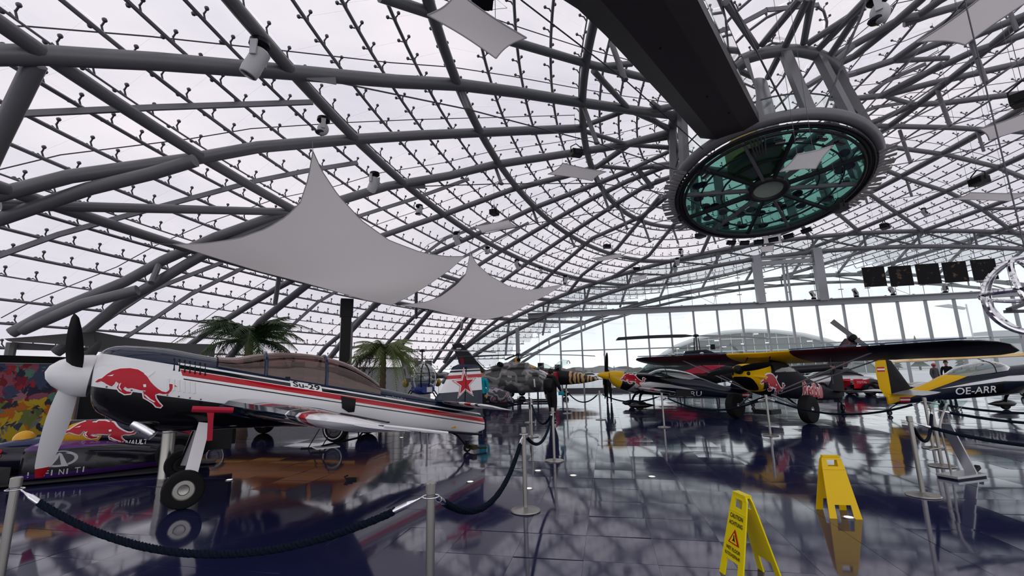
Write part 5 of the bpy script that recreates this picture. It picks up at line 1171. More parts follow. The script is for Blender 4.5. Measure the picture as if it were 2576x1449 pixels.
# ================================================================ TIGER-STRIPED JET
def tiger():
    m = bpy.data.materials.new('tiger_stripes'); m.use_nodes = True; t = m.node_tree; b = t.nodes['Principled BSDF']; b.inputs['Roughness'].default_value = .35
    tcn = t.nodes.new('ShaderNodeTexCoord'); w = t.nodes.new('ShaderNodeTexWave'); w.inputs['Scale'].default_value = 1.15; w.inputs['Distortion'].default_value = 5.5; w.inputs['Detail'].default_value = 1.5; w.inputs['Detail Scale'].default_value = 1.5
    r = t.nodes.new('ShaderNodeValToRGB'); r.color_ramp.interpolation = 'CONSTANT'; E = r.color_ramp.elements; E[0].color = (.012, .011, .010, 1); E[1].position = .42; E[1].color = (.62, .36, .14, 1)
    t.links.new(tcn.outputs['Object'], w.inputs['Vector']); t.links.new(w.outputs['Color'], r.inputs[0]); t.links.new(r.outputs[0], b.inputs['Base Color']); return m
jn = CAM+ray(1506, 957)*29.0; jt = CAM+ray(1142, 957)*33.5; jd = jn-jt; jh = math.atan2(jd[1], jd[0])
jet = thing('jet_trainer', 'jet trainer with a tiger-striped nose, red intake and tall black tail fin', 'aircraft', (jn[0], jn[1], 0), jh)
jl = float(np.hypot(jd[0], jd[1])); s_ = jl/11.6
def jx(v): return v*s_
TG = tiger(); JK = mat('jet_black', (.010, .010, .012), .3); JR = mat('jet_red', (.36, .008, .03), .3, coat=.3); JY = mat('jet_amber', (.66, .32, .01), .35)
MB().lathe([(.02, .30), (.018, .0)], 8, (-.02, 0, 1.10), (1, 0, 0)).build('nose_probe', BLACK, jet)
MB().loft([ring_sec(jx(x), zt, zb, w, n=20, e=2.1) for x, zt, zb, w in ((0, 1.14, 1.06, .03), (-.5, 1.30, .94, .17), (-1.2, 1.48, .84, .28), (-2.0, 1.66, .78, .36))]).build('nose_cone', TG, jet)
MB().loft([ring_sec(jx(x), zt, zb, w, n=20, e=2.2) for x, zt, zb, w in ((-2.0, 1.66, .78, .36), (-3.0, 1.80, .74, .42), (-4.4, 1.95, .72, .55), (-6.5, 2.0, .70, .60), (-8.5, 1.9, .85, .48), (-10.4, 1.72, 1.15, .25), (-11.3, 1.62, 1.3, .1))]).build('fuselage', JK, jet)
MB().loft([ring_sec(jx(x), zt, 1.6, w, n=16) for x, zt, w in ((-4.6, 2.0, .2), (-5.2, 2.25, .3), (-6.6, 2.15, .25), (-8.2, 1.95, .1))]).build('dorsal_spine', JY, jet); vfin_loft(MB(), [(2.1, jx(-5.6), jx(-6.1), 0, .1), (2.62, jx(-6.1), jx(-6.3), 0, .1)]).build('dorsal_blade', JY, jet)
for s in (1, -1):
    MB().loft([ring_sec(jx(x), zt, zb, w, n=16, y0=s*.62, e=2.8) for x, zt, zb, w in ((-2.75, 1.62, .86, .20), (-3.6, 1.66, .78, .28), (-4.8, 1.6, .76, .30), (-7.0, 1.5, .85, .26), (-8.6, 1.4, 1.0, .14))]).build('air_intake', JR if s < 0 else JR, jet)
    wing_loft(MB(), [(.5*s, jx(-4.4), jx(-7.4), 1.85, .09), (2.6*s, jx(-6.0), jx(-7.7), 1.72, .09), (4.2*s, jx(-7.2), jx(-8.1), 1.60, .07)]).build('wing', JK, jet)
    wing_loft(MB(), [(.1*s, jx(-9.8), jx(-11.2), 1.7, .07), (1.9*s, jx(-10.9), jx(-11.6), 1.55, .06)]).build('stabiliser', JK, jet)
    MB().tube([(jx(-6.2), s*.5, .8), (jx(-6.2), s*.9, .3)], .06, 8).build('gear_leg', STEELD, jet); wheel_set(jet, (jx(-6.2), s*.95, .27), .27, .17)
    MB().loft([ring_sec(jx(x), 1.0+r_, 1.0-r_, r_, n=14, y0=s*2.2) for x, r_ in ((-3.6, .02), (-4.2, .18), (-5.6, .2), (-7.0, .12), (-7.5, .02))]).build('drop_tank', SILVERP, jet)
MB().tube([(jx(-2.3), 0, .85), (jx(-2.4), 0, .25)], .05, 8).build('gear_leg', STEELD, jet); wheel_set(jet, (jx(-2.4), 0, .2), .2, .13)
jf = vfin_loft(MB(), [(1.6, jx(-8.1), jx(-10.9), 0, .05), (1.95, jx(-8.9), jx(-11.0), 0, .08), (2.6, jx(-9.6), jx(-11.2), 0, .08), (3.75, jx(-10.75), jx(-11.75), 0, .08), (3.86, jx(-10.95), jx(-11.8), 0, .07)]).build('tail_fin', JK, jet)
MB().tube([(jx(-8.1), -.02, 1.85), (jx(-8.8), -.02, 2.05), (jx(-9.5), -.02, 2.6), (jx(-10.4), -.02, 3.4)], .035, 6).build('fin_edge_stripe', SILVERP, jf)
jb = bvh_of(jf); decal('flag', DW, jf, (jx(-11.35), 0, 3.45), (.42, 0, 0), (0, 0, .10), [(0, 0), (1, 0), (1, 1), (0, 1)], jb, d=(0, 1, 0), off=.01); decal('red_band', mat('dull_red', (.20, .01, .03), .5), jf, (jx(-10.9), 0, 1.9), (.35, 0, 0), (0, 0, 1.0), [(0, 0), (1, 0), (.55, 1), (-.5, 1)], jb, d=(0, 1, 0), off=.01)
for x0, x1, op in ((-2.1, -3.2, 22), (-3.4, -4.5, 0)):
    b = MB(); cs_ = []
    for k in range(9):
        u = k/8; x = x0+(x1-x0)*u; hgt = .44*math.sin(PI*(.15+.7*u)); cs_.append([(jx(x), .32*math.cos(PI*j/8), 1.74+hgt*math.sin(PI*j/8)+math.tan(R(op))*max(0, x-x1)*.9) for j in range(9)])
    c = MB().loft(cs_, close=False).build('canopy', CLEARG, jet)
    for k in (0, 8): MB().tube(cs_[k], .028, 6).build('canopy_frame', SILVERP, c)
MB().box((jx(-2.9), 0, 1.85), (.3, .4, .5)).build('seat', BLACK, jet, smooth=False); MB().box((jx(-4.2), 0, 2.0), (.3, .4, .5)).build('seat', BLACK, jet, smooth=False)
# ================================================================ HELICOPTERS
def camo(name, cols, sc=1.3, rough=.35):
    m = bpy.data.materials.new(name); m.use_nodes = True; t = m.node_tree; b = t.nodes['Principled BSDF']; b.inputs['Roughness'].default_value = rough
    tcn = t.nodes.new('ShaderNodeTexCoord'); n = t.nodes.new('ShaderNodeTexNoise'); n.inputs['Scale'].default_value = sc; n.inputs['Detail'].default_value = 1; n.inputs['Distortion'].default_value = .6
    r = t.nodes.new('ShaderNodeValToRGB'); r.color_ramp.interpolation = 'CONSTANT'; E = r.color_ramp.elements; E[0].color = (*cols[0], 1); E[1].position = .46; E[1].color = (*cols[1], 1)
    for i, c in enumerate(cols[2:]): e = E.new(.54+.08*i); e.color = (*c, 1)
    t.links.new(tcn.outputs['Object'], n.inputs['Vector']); t.links.new(n.outputs['Fac'], r.inputs[0]); t.links.new(r.outputs[0], b.inputs['Base Color']); return m
def rotor(root, c, Rr, angs, chord, m=STEELD, droop=.12, hubh=.3, pitch=10):
    MB().tube([(c[0], c[1], c[2]-hubh), c], .05, 10).build('rotor_mast', STEELD, root)
    h_ = MB().lathe([(.16, -.05), (.20, 0), (.14, .08), (.03, .12)], 14, c).build('rotor_hub', BLACK, root)
    for a in angs:
        P = []; b = MB(); d = np.array([math.cos(R(a)), math.sin(R(a)), 0]); s = np.array([-d[1], d[0], 0]); secs = []
        for i in range(9):
            u = i/8; p = np.array(c)+d*(.25+(Rr-.25)*u)-np.array([0, 0, droop*u*u*Rr*.35]); w = chord*(.35 if i == 0 else 1)
            wv = s*w/2*math.cos(R(pitch))+np.array([0, 0, w/2*math.sin(R(pitch))]); secs.append([p-wv, p+np.array([0, 0, .03]), p+wv, p-np.array([0, 0, .025])])
        MB().loft(secs).build('rotor_blade', m, root)
def skids(root, x0, x1, w, z=.05, top=.7):
    for s in (1, -1):
        MB().tube([(x1+.35, s*w, z+.18), (x1, s*w, z), (x0, s*w, z)], .045, 8).build('skid', BLACK, root)
    for x in (x0+.35*(x1-x0)*.6, x0+.8*(x1-x0)): MB().tube([(x, w, z), (x, w*.6, top), (x, -w*.6, top), (x, -w, z)], .04, 8).build('skid_strut', BLACK, root)
# grey camouflage helicopter
hp = gnd(1300, 1013); hd = R(8)
he = thing('camouflage_helicopter', 'grey camouflage twin-door helicopter with a four-blade rotor', 'helicopter', (hp[0]+.05, hp[1]+.6, 0), hd); he.scale = (1, 1, .87)
CM = camo('grey_camouflage', [(.05, .05, .052), (.17, .17, .17), (.32, .31, .30), (.08, .08, .08)])
hb_ = MB().loft([ring_sec(x, zt, zb, w, n=26, e=2.6) for x, zt, zb, w in ((1.95, 1.15, .85, .12), (1.75, 1.55, .70, .42), (1.35, 1.90, .62, .62), (.8, 2.10, .58, .72), (0, 2.15, .56, .74), (-1.0, 2.12, .58, .72), (-1.7, 1.95, .78, .58), (-2.1, 1.85, 1.2, .3))]).build('fuselage', CM, he)
MB().loft([ring_sec(x, zt, 2.0, w, n=18, e=3) for x, zt, w in ((.75, 2.2, .2), (.55, 2.5, .36), (-.7, 2.55, .40), (-1.6, 2.3, .3))]).build('engine_housing', CM, he)
for s in (1, -1): MB().lathe([(.14, 0), (.15, .25), (.12, .26), (.02, .1)], 14, (-.95, s*.36, 2.36), (-.5, s*.6, .3)).build('exhaust', BLACK, he)
MB().loft([ring_sec(x, z+r_, z-r_, r_, n=16) for x, z, r_ in ((-1.7, 1.65, .32), (-4.0, 1.75, .18), (-6.2, 1.85, .13))]).build('tail_boom', CM, he)
hv = bvh_of(hb_)
for (x, z, w_, h_) in ((-.78, 1.45, .32, .32), (-.28, 1.38, .18, .36), (.15, 1.36, .42, .50)): 
    for d_ in ((0, 1, 0), (0, -1, 0)): decal('window', LENS, hb_, (x-w_/2, 0, z-h_/2+.12), (w_, 0, 0), (0, 0, h_), [(0, 0), (1, 0), (1, 1), (0, 1)], hv, d=d_, off=.01)
decal('cockpit_door_glass', CLEARG if False else LENS, hb_, (.72, 0, 1.15), (.42, 0, 0), (0, 0, .7), [(0, 0), (1, .1), (.8, 1), (.1, 1)], hv, d=(0, 1, 0), off=.01); decal('door_frame_mark', DW, hb_, (.85, 0, .95), (.25, 0, 0), (0, 0, .5), [(0, 0), (.3, 0), (.2, 1), (-.1, 1)], hv, d=(0, 1, 0), off=.014)
MB().loft([ring_sec(x, zt, zb, w, n=20, e=2.3) for x, zt, zb, w in ((1.98, 1.3, .95, .10), (1.80, 1.62, .82, .45), (1.42, 1.93, .98, .645), (1.15, 2.05, 1.3, .70))]).build('windscreen', glass('heli_glass', (.6, .66, .66), .15), he)
rotor(he, (.0, 0, 3.02), 4.6, (14, 104, 172, 200, 284), .22, STEELD, .10, .55); skids(he, -1.6, 1.7, 1.15)
MB().lathe([(.10, 0), (.13, .04), (.10, .08), (.13, .14), (.08, .2)], 12, (0, 0, 2.6)).build('mast_boot', BLACK, he)
vfin_loft(MB(), [(1.4, -6.0, -6.5, 0, .06), (2.9, -6.4, -6.9, 0, .06)]).build('tail_fin', CM, he)
# red and black small helicopter shell below it (dark red nose pod)
rpod = gnd(1240, 1024); rp2 = thing('patterned_motor_pod', 'low black, white and pink patterned display pod under the helicopter tail', 'display pod', (rpod[0], rpod[1], 0), R(5))
MB().loft([ring_sec(x, zt, .18, w, n=18, e=2.3) for x, zt, w in ((1.0, .35, .1), (.8, .72, .38), (.1, .95, .46), (-.8, .85, .40), (-1.2, .5, .1))]).build('shell', camo('pod_pattern', [(.02, .02, .03), (.30, .28, .30), (.04, .04, .06), (.40, .14, .18)], 2.4), rp2); MB().box((0, 0, .1), (1.5, .5, .2)).build('plinth', BLACK, rp2, smooth=False)
# bubble-nosed helicopter
bp_ = CAM+ray(1062, 960)*27.0
bh = thing('bubble_helicopter', 'white and blue bubble-nosed helicopter with a purple tail fin', 'helicopter', (bp_[0], bp_[1], 0), R(-62))
BUB = glass('bubble_glass', (.78, .84, .86), .14)
MB().sphere((1.0, 0, 1.42), (.85, .78, .82), 24, 16).build('bubble', BUB, bh)
for a in (-50, -18, 18, 50): MB().tube([(1.0+.86*math.cos(t)*math.cos(R(a)), .79*math.cos(t)*math.sin(R(a)), 1.42+.83*math.sin(t)) for t in np.linspace(-1.2, 1.35, 12)], .035, 6).build('bubble_frame', BLACK if abs(a) < 30 else WHITE, bh)
for zz_ in (-.15, .3): MB().tube([(1.0+.86*math.sqrt(1-(zz_/.83)**2)*math.cos(t), .79*math.sqrt(1-(zz_/.83)**2)*math.sin(t), 1.42+zz_) for t in np.linspace(-1.3, 1.3, 12)], .018, 6).build('bubble_frame', BLACK, bh)
MB().loft([ring_sec(x, zt, zb, w, n=20) for x, zt, zb, w in ((1.75, .95, .62, .2), (1.5, 1.1, .52, .55), (.6, 1.15, .48, .70), (-.3, 1.2, .5, .62), (-.8, 1.2, .7, .4))]).build('cabin_floor', mat('heli_blue', (.02, .04, .22), .3, coat=.4), bh)
MB().loft([ring_sec(x, zt, 1.0, w, n=20) for x, zt, w in ((.6, 2.1, .5), (.2, 2.42, .62), (-.5, 2.45, .55), (-1.0, 2.1, .3))]).build('cabin_roof', mat('heli_white', (.55, .56, .58), .3, coat=.4), bh)
for s in (1, -1):
    MB().box((.55, s*.30, 2.28), (.08, .4, .36)).build('roof_window', LENS, bh, smooth=False); MB().sphere((-.2, s*.95, 1.15), (.55, .20, .25), 14, 8).build('side_pannier', mat('heli_amber', (.5, .3, .02), .4), bh)
MB().lathe([(.16, 0), (.17, .5), (.12, .8), (.03, .82)], 14, (-.5, -.35, 2.5), (-.8, -.3, .1)).build('exhaust', INOX, bh)
for s in (1, -1):
    for k in range(6): MB().tube([(-.8-k*.9, s*(.32-.04*k), 1.2+.08*k), (-1.7-k*.9, s*(.28-.04*k), 1.28+.08*k)], .025, 5).build('tail_tube', SILVERP, bh); MB().tube([(-.8-k*.9, s*(.32-.04*k), 1.2+.08*k), (-1.7-k*.9, 0, 1.7+.05*k)], .018, 5).build('tail_brace', SILVERP, bh)
MB().tube([(-.8, 0, 1.65), (-6.2, 0, 2.0)], .03, 6).build('tail_tube', SILVERP, bh)
PURP = mat('fin_purple', (.12, .08, .34), .35); vfin_loft(MB(), [(1.4, -5.7, -6.2, 0, .08), (2.1, -5.8, -6.2, 0, .08), (3.0, -6.2, -6.6, 0, .08)]).build('tail_fin', PURP, bh)
rotor(bh, (-.2, 0, 3.05), 4.6, (62, 242, 20), .26, STEELD, .14, .7); skids(bh, -1.5, 1.6, 1.05)
MB().box((1.74, .25, .80), (.03, .3, .28)).build('sun_badge', DW, bh, smooth=False)
# black gunship helicopter behind the race plane
gp = CAM+ray(1762, 960)*27.5
gh = thing('gunship_helicopter', 'black and red two-blade gunship helicopter behind the race plane', 'helicopter', (gp[0], gp[1], 0), R(-196))
GK = stripes('gunship_livery', (.35, 0, 1, 0), [(-9, (.012, .012, .014)), (1.25, (.42, .01, .05)), (1.75, (.012, .012, .014))], .3, .4)
MB().loft([ring_sec(x, zt, zb, w, n=22, e=2.5) for x, zt, zb, w in ((4.4, 1.2, .95, .1), (3.9, 1.45, .75, .35), (2.4, 1.75, .62, .46), (.8, 1.95, .6, .5), (-.8, 2.0, .7, .5), (-2.2, 1.75, .95, .36), (-4.5, 1.65, 1.15, .22), (-7.2, 1.75, 1.4, .14))]).build('fuselage', GK, gh)
MB().loft([ring_sec(x, zt, 1.6, w, n=18, e=3) for x, zt, w in ((1.1, 2.0, .2), (.7, 2.72, .34), (-.5, 2.78, .36), (-1.5, 2.3, .3), (-2.4, 1.9, .2))]).build('engine_housing', BLACK, gh)
MB().loft([ring_sec(x, zt, 1.4, w, n=18) for x, zt, w in ((3.6, 1.55, .2), (2.9, 2.15, .38), (1.9, 2.3, .4), (1.0, 2.1, .3))]).build('canopy', TEALC, gh)
rotor(gh, (0, 0, 3.62), 5.4, (42, 222), .42, mat('rotor_grey', (.18, .18, .18), .5), .09, .85, 24)
for q in ((.15, .12), (-.15, -.12), (.2, -.15)): MB().tube([(q[0], q[1], 2.75), (q[0]*.7, q[1]*.7, 3.5)], .025, 6).build('control_rod', BLACK, gh)
MB().box((-.9, 0, 2.9), (.25, .3, .3)).build('sensor_box', BLACK, gh, smooth=False)
TFN = camo('fin_red_pattern', [(.014, .012, .014), (.30, .02, .05), (.014, .012, .014), (.02, .02, .02)], 2.0)
vfin_loft(MB(), [(1.5, -6.4, -7.4, 0, .12), (2.3, -6.9, -7.8, 0, .11), (3.05, -7.5, -8.2, 0, .10)]).build('tail_fin', TFN, gh); MB().lathe([(.22, -.12), (.24, 0), (.18, .14), (.05, .18)], 16, (-7.85, 0, 3.05), (0, 1, 0)).build('gearbox', BLACK, gh)
for a in (48, 228): 
    d = np.array([math.cos(R(a)), 0, math.sin(R(a))]); c = np.array([-7.85, .3, 3.08]); s = np.array([-d[2], 0, d[0]]); MB().prism([c+d*.15-s*.12, c+d*1.25-s*.14, c+d*1.25+s*.14, c+d*.15+s*.12], (0, .03, 0)).build('tail_rotor_blade', MATS['rotor_grey'], gh, smooth=False)
skids(gh, -1.6, 1.8, 1.05); 
for s in (1, -1): wing_loft(MB(), [(.4*s, .4, -.5, 1.3, .12), (1.6*s, .2, -.5, 1.2, .12)]).build('stub_wing', BLACK, gh)
# distant red racing car with a white body beyond the bush plane
rc = CAM+ray(2175, 985)*25.0; rcar = thing('red_racing_car', 'black and red open-wheel racing car beyond the bush plane tail', 'racing car', (rc[0]+1.0, rc[1], 0), R(12))
MB().loft([ring_sec(x, zt, .12, w, n=16, e=2.6) for x, zt, w in ((2.2, .3, .1), (1.2, .6, .3), (.2, .65, .45), (-.8, .9, .4), (-2.0, .5, .15))]).build('body', BLACKG, rcar)
MB().box((-1.75, 0, .78), (.4, .9, .05)).box((-1.75, .45, .62), (.5, .03, .5)).box((-1.75, -.45, .62), (.5, .03, .5)).build('rear_wing', mat('car_red', (.62, .01, .03), .3), rcar, smooth=False)
ep = MB().box((-1.55, -.47, .62), (.75, .03, .42)).build('end_plate', MATS['car_red'], rcar, smooth=False); text(ep, 'TOTAL', DW, (-1.85, -.49, .64), (.55, 0, 0), (0, 0, .11), None, (0, 1, 0), .004)
for x in (-1.4, 1.6):
    for s in (1, -1): wheel_set(rcar, (x, s*.72, .33), .33, .32, STEELD)
# silver vintage car body glimpsed behind the bush plane
sv = CAM+ray(2105, 965)*28; svc = thing('silver_sports_car', 'silver rounded sports car behind the bush plane fuselage', 'car', (sv[0], sv[1], 0), R(10))
MB().loft([ring_sec(x, zt, .3, w, n=18, e=2.6) for x, zt, w in ((2.3, .6, .4), (1.8, .95, .8), (.8, 1.1, .86), (-1.0, 1.1, .86), (-2.1, .8, .6))]).build('body', SILVERP, svc); MB().loft([ring_sec(x, zt, .95, w, n=18, e=2.6) for x, zt, w in ((1.3, 1.0, .6), (.5, 1.55, .62), (-.6, 1.5, .6), (-1.7, 1.0, .4))]).build('cabin', LENS, svc)
for x in (-1.4, 1.4):
    for s in (1, -1): wheel_set(svc, (x, s*.75, .32), .32, .2)
# ================================================================ OUTSIDE THE GATES
YH = 105.0
hg = thing('distant_hangar', 'second arched glass hangar standing across the apron', 'building', (0, 0, 0))
arcp = [atY(px, py, YH) for px, py in [(1622,948),(1632,922),(1655,900),(1700,872),(1760,849),(1820,837),(1880,832),(1950,834),(2020,842),(2080,856),(2140,878),(2185,902),(2212,925),(2222,945)]]
axs = np.array([p[0] for p in arcp]); azs = np.array([max(0, p[2]) for p in arcp])
MB().tube([(p[0], YH, max(0.1, p[2])) for p in arcp], .45, 8).build('arch_rim', mat('far_white', (.55, .57, .58), .5), hg)
def hz(x): return float(np.interp(x, axs, azs))
xm = np.linspace(axs[0]+.5, axs[-1]-.5, 21)
HG = mat('hangar_dusky_glass', (.10, .13, .13), .12, spec=.6); HM = mat('hangar_mullion', (.42, .45, .45), .5)
zl = [0, 2.6, 5.2, 7.8, 10.4, 13]
for a, b_ in zip(xm[:-1], xm[1:]):
    for z0, z1 in zip(zl[:-1], zl[1:]):
        ta, tb_ = min(z1, hz(a)), min(z1, hz(b_))
        if min(ta, tb_) <= z0+.2: continue
        MB().prism([(a+.12, YH+.3, z0+.12), (b_-.12, YH+.3, z0+.12), (b_-.12, YH+.3, tb_-.05), (a+.12, YH+.3, ta-.05)], (0, .06, 0)).build('window', HG, hg, smooth=False)
for x in xm: MB().box((x, YH+.3, hz(x)/2), (.16, .3, hz(x))).build('mullion', HM, hg, smooth=False)
for z in zl[1:-1]:
    xs_ = [x for x in np.linspace(axs[0], axs[-1], 80) if hz(x) > z]
    if len(xs_) > 2: MB().box(((xs_[0]+xs_[-1])/2, YH+.25, z), (xs_[-1]-xs_[0], .35, .22)).build('floor_band', HM, hg, smooth=False)
LITE = mat('interior_lamp', (.9, .9, .85), .5, emit=(1, .97, .9), estr=1.4)
for px, py in [(1902,840),(1979,839),(1832,847),(1803,857),(1743,871),(1703,877),(1783,870),(1932,862),(2037,858),(1686,893),(1870,865),(1726,885),(1846,893),(1822,872)]:   # the lit ceiling lamps seen inside it
    p = atY(px, py, YH)
    if hz(p[0]) > p[2]+.2: MB().box((p[0], YH+.12, p[2]), (.9, .1, .14)).build('lamp', LITE, hg, smooth=False)
secs = []
for k in range(6):
    u = k/5; secs.append([(axs.mean()+(x-axs.mean())*(1-.35*u*u), YH+.6+28*u, hz(x)*math.sqrt(max(.02, 1-u*u*.98))) for x in np.linspace(axs[0], axs[-1], 24)])
MB().loft(secs, close=False).build('shell', mat('far_shell', (.30, .33, .34), .3), hg)
def far_tree():
    o = thing('far_conifer'); MB().tube([(0, 0, 0), (0, 0, 1.5)], .25, 6).build('trunk', TWIG, o); b = MB()
    for i in range(6): b.lathe([(2.3-.34*i, 1.0+1.25*i), (.05, 3.0+1.35*i)], 9, (0, 0, 0))
    b.build('crown', mat('conifer', (.05, .07, .06), .9), o); return o
ft = None
for px, Yd, s in ((2316, 150, 1.0), (2260, 165, .6), (2420, 170, .7), (1580, 220, .5), (1545, 230, .45)):
    o = far_tree() if ft is None else copy_tree(ft); ft = ft or o; p = atY(px, 930, Yd); o.location = (p[0], Yd, -.1); o.scale = (s,)*3
    tag(o, 'dark conifer standing beyond the airfield apron', 'tree', 'conifers beyond the apron')
b = MB(); rr = random.Random(9); X = [-420+i*6 for i in range(180)]; Z = [3.0+2.2*rr.random()+1.5*math.sin(i*.21) for i in range(180)]
b.add([(x, 420, -.2) for x in X]+[(x, 420+rr.uniform(0, 8), z) for x, z in zip(X, Z)]+[(x, 440, -.2) for x in X], [(i, i+1, 181+i, 180+i) for i in range(179)]+[(180+i, 181+i, 361+i, 360+i) for i in range(179)])
tag(b.build('treeline', mat('bare_trees', (.11, .105, .10), .9), None), 'low grey treeline along the far edge of the airfield', 'treeline', kind='stuff')
fb1 = thing('far_terminal', 'pale low terminal building with a snowy roof across the airfield', 'building', (0, 0, 0)); q0, q1 = atY(2235, 860, 190), atY(2480, 855, 190)
MB().box(((q0[0]+q1[0])/2, 196, q0[2]/2), (q1[0]-q0[0], 12, q0[2])).build('walls', mat('far_wall', (.52, .52, .55), .7), fb1, smooth=False); MB().box(((q0[0]+q1[0])/2, 196, q0[2]+.5), (q1[0]-q0[0]+2, 14, 1.0)).build('snowy_roof', mat('snow', (.75, .75, .78), .8), fb1, smooth=False)
for i in range(10): MB().box((q0[0]+(i+.5)*(q1[0]-q0[0])/10, 189.9, q0[2]*.55), (2.2, .2, 2.4)).build('window', HG, fb1, smooth=False)
fb2 = thing('far_tower_block', 'grey office block beside the pale terminal', 'building', (0, 0, 0)); q0, q1 = atY(2500, 832, 230), atY(2640, 832, 230)
MB().box(((q0[0]+q1[0])/2, 236, q0[2]/2), (q1[0]-q0[0], 12, q0[2])).build('walls', mat('far_grey', (.42, .42, .45), .7), fb2, smooth=False); MB().box(((q0[0]+q1[0])/2, 229.8, q0[2]*.7), (q1[0]-q0[0]-3, .2, 2)).build('window_band', HG, fb2, smooth=False)
fm = thing('floodlight_mast', 'tall apron floodlight mast with a winged lamp head', 'mast', (0, 0, 0)); pm_ = atY(2430, 765, 140)
MB().tube([(pm_[0], 140, 0), (pm_[0], 140, pm_[2])], .18, 8).build('mast', mat('mast_grey', (.55, .55, .58), .6), fm); MB().prism([(pm_[0]-.5, 139.8, pm_[2]-1.4), (pm_[0]-7, 139.8, pm_[2]-.1), (pm_[0]-4, 139.8, pm_[2]+.2), (pm_[0]-.3, 139.8, pm_[2]-.9)], (0, .8, 0)).build('lamp_head', MATS['far_grey'], fm, smooth=False)
def fcar():
    o = thing('parked_car'); MB().loft([ring_sec(x, zt, .3, w, n=12, e=3) for x, zt, w in ((-2.1, .7, .7), (-1.9, .95, .85), (1.6, .95, .85), (2.1, .7, .7))]).build('body', MATS['mast_grey'], o); MB().loft([ring_sec(x, zt, .9, .75, n=12, e=3) for x, zt in ((-1.5, .95), (-.9, 1.45), (.6, 1.45), (1.2, .95))]).build('cabin', LENS, o)
    for x in (-1.3, 1.3):
        for s in (.75, -.75): MB().wheel((x, s, .3), .32, .2).build('wheel', RUBBER, o)
    return o
fc = None
for px, Yd in ((1484, 110), (1455, 125), (1555, 130)):
    o = fcar() if fc is None else copy_tree(fc); fc = fc or o; p = atY(px, 940, Yd); o.location = (p[0], Yd, -.1); o.rotation_euler = (0, 0, rr.uniform(-.3, .3)); tag(o, 'small grey car parked on the apron outside', 'car', 'cars on the apron')

# ================================================================ ROPE BARRIERS
def stanchion():
    t = thing('stanchion'); MB().lathe([(.175, 0), (.178, .008), (.17, .018), (.06, .032), (.03, .045)], 36).build('base_plate', INOX, t)
    MB().lathe([(.026, .03), (.026, .88), (.033, .885), (.034, .945), (.028, .95)], 20).build('pole', INOX, t); MB().torus((0, 0, .868), .05, .004, nu=20, nv=6).build('hook_ring', CHROME, t); return t
ST = [(-4.17, 2.63, 'brushed steel rope post at the corner next to the racing car nose'), (-1.10, 2.79, 'brushed steel rope post joining the ropes in front of the striped aircraft wingtip'), (-1.03, 5.62, 'steel rope post on the aisle beside the striped aircraft tail, second in its row'), (-1.03, 8.68, 'steel rope post on the aisle beside the walking person'),
      (-1.95, 11.8, 'steel rope post behind the striped aircraft tail fin'), (-2.55, 15.1, 'steel rope post next to the person with the backpack'), (-5.1, 12.6, 'steel rope post hidden behind the striped aircraft tailplane'), (-.28, 15.95, 'steel rope post in front of the race plane propeller'), (1.51, 13.85, 'steel rope post in front of the race plane wheel spats'),
      (3.74, 12.21, 'steel rope post in front of the bush plane nose'), (6.08, 10.55, 'steel rope post behind the information stand'), (5.12, 8.75, 'steel rope post right beside the information stand'), (3.74, 6.84, 'steel rope post between the information stand and the plain caution sign'), (6.7, 6.4, 'steel rope post at the end of the rope past the information stand'), (8.6, 8.4, 'steel rope post at the far end past the information stand'), (-1.6, 18.3, 'steel rope post in front of the tiger-striped jet nose'), (9.8, 10.3, 'steel rope post below the wire globe')]
sp0 = None
for x, y, lab in ST:
    o = stanchion() if sp0 is None else copy_tree(sp0); sp0 = sp0 or o; o.location = (x, y, 0); tag(o, lab, 'rope post', 'steel rope posts')
ROPE = mat('navy_rope', (.005, .009, .018), .9, spec=.1)
def rope(i, j, sag, lab, braided=False):
    a = np.array([ST[i][0], ST[i][1], .865]); b = np.array([ST[j][0], ST[j][1], .865]); d = b-a; L = np.linalg.norm(d); u_ = d/L; a = a+u_*.05; b = b-u_*.05
    t = thing('barrier_rope', lab, 'rope', (a+b)/2-[0, 0, .865], group='navy barrier ropes'); o_ = (a+b)/2-np.array([0, 0, .865])
    def P(u): return a+(b-a)*u-np.array([0, 0, 4*sag*u*(1-u)])-o_
    for e, f_ in ((0, .032), (1, .968)):
        MB().tube([P(e), P(abs(e-.012)), P(f_)], [.006, .006, .018], 8).build('hook', CHROME, t); MB().tube([P(f_), P(f_+(.03 if e == 0 else -.03))], .019, 10).build('end_sleeve', CHROME, t)
    if braided:
        n = 560
        for k in range(3):
            pts = []
            for q in range(n+1):
                u = .06+.88*q/n; p = P(u); al = 2*PI*(u*L/.085)+k*2*PI/3; s = np.array([-u_[1], u_[0], 0]); pts.append(p+s*.012*math.cos(al)+np.array([0, 0, 1.0])*.012*math.sin(al))
            MB().tube(pts, .0138, 5).build('strand', ROPE, t)
    else: MB().tube([P(.05+.9*q/24) for q in range(25)], .022, 8).build('rope', ROPE, t)
rope(0, 1, .37, 'thick braided navy rope sagging in front of the striped aircraft', True); rope(1, 2, .38, 'navy rope hanging between the two posts on the aisle', True); rope(2, 3, .30, 'navy rope on the aisle beside the aircraft tail'); rope(3, 4, .36, 'navy rope drooping by the walking person'); rope(4, 6, .18, 'navy rope running behind the tailplane'); rope(7, 8, .22, 'navy rope below the race plane wing'); rope(8, 9, .33, 'navy rope sagging in front of the bush plane left tyre'); rope(9, 10, .30, 'navy rope running past the bush plane right tyre')
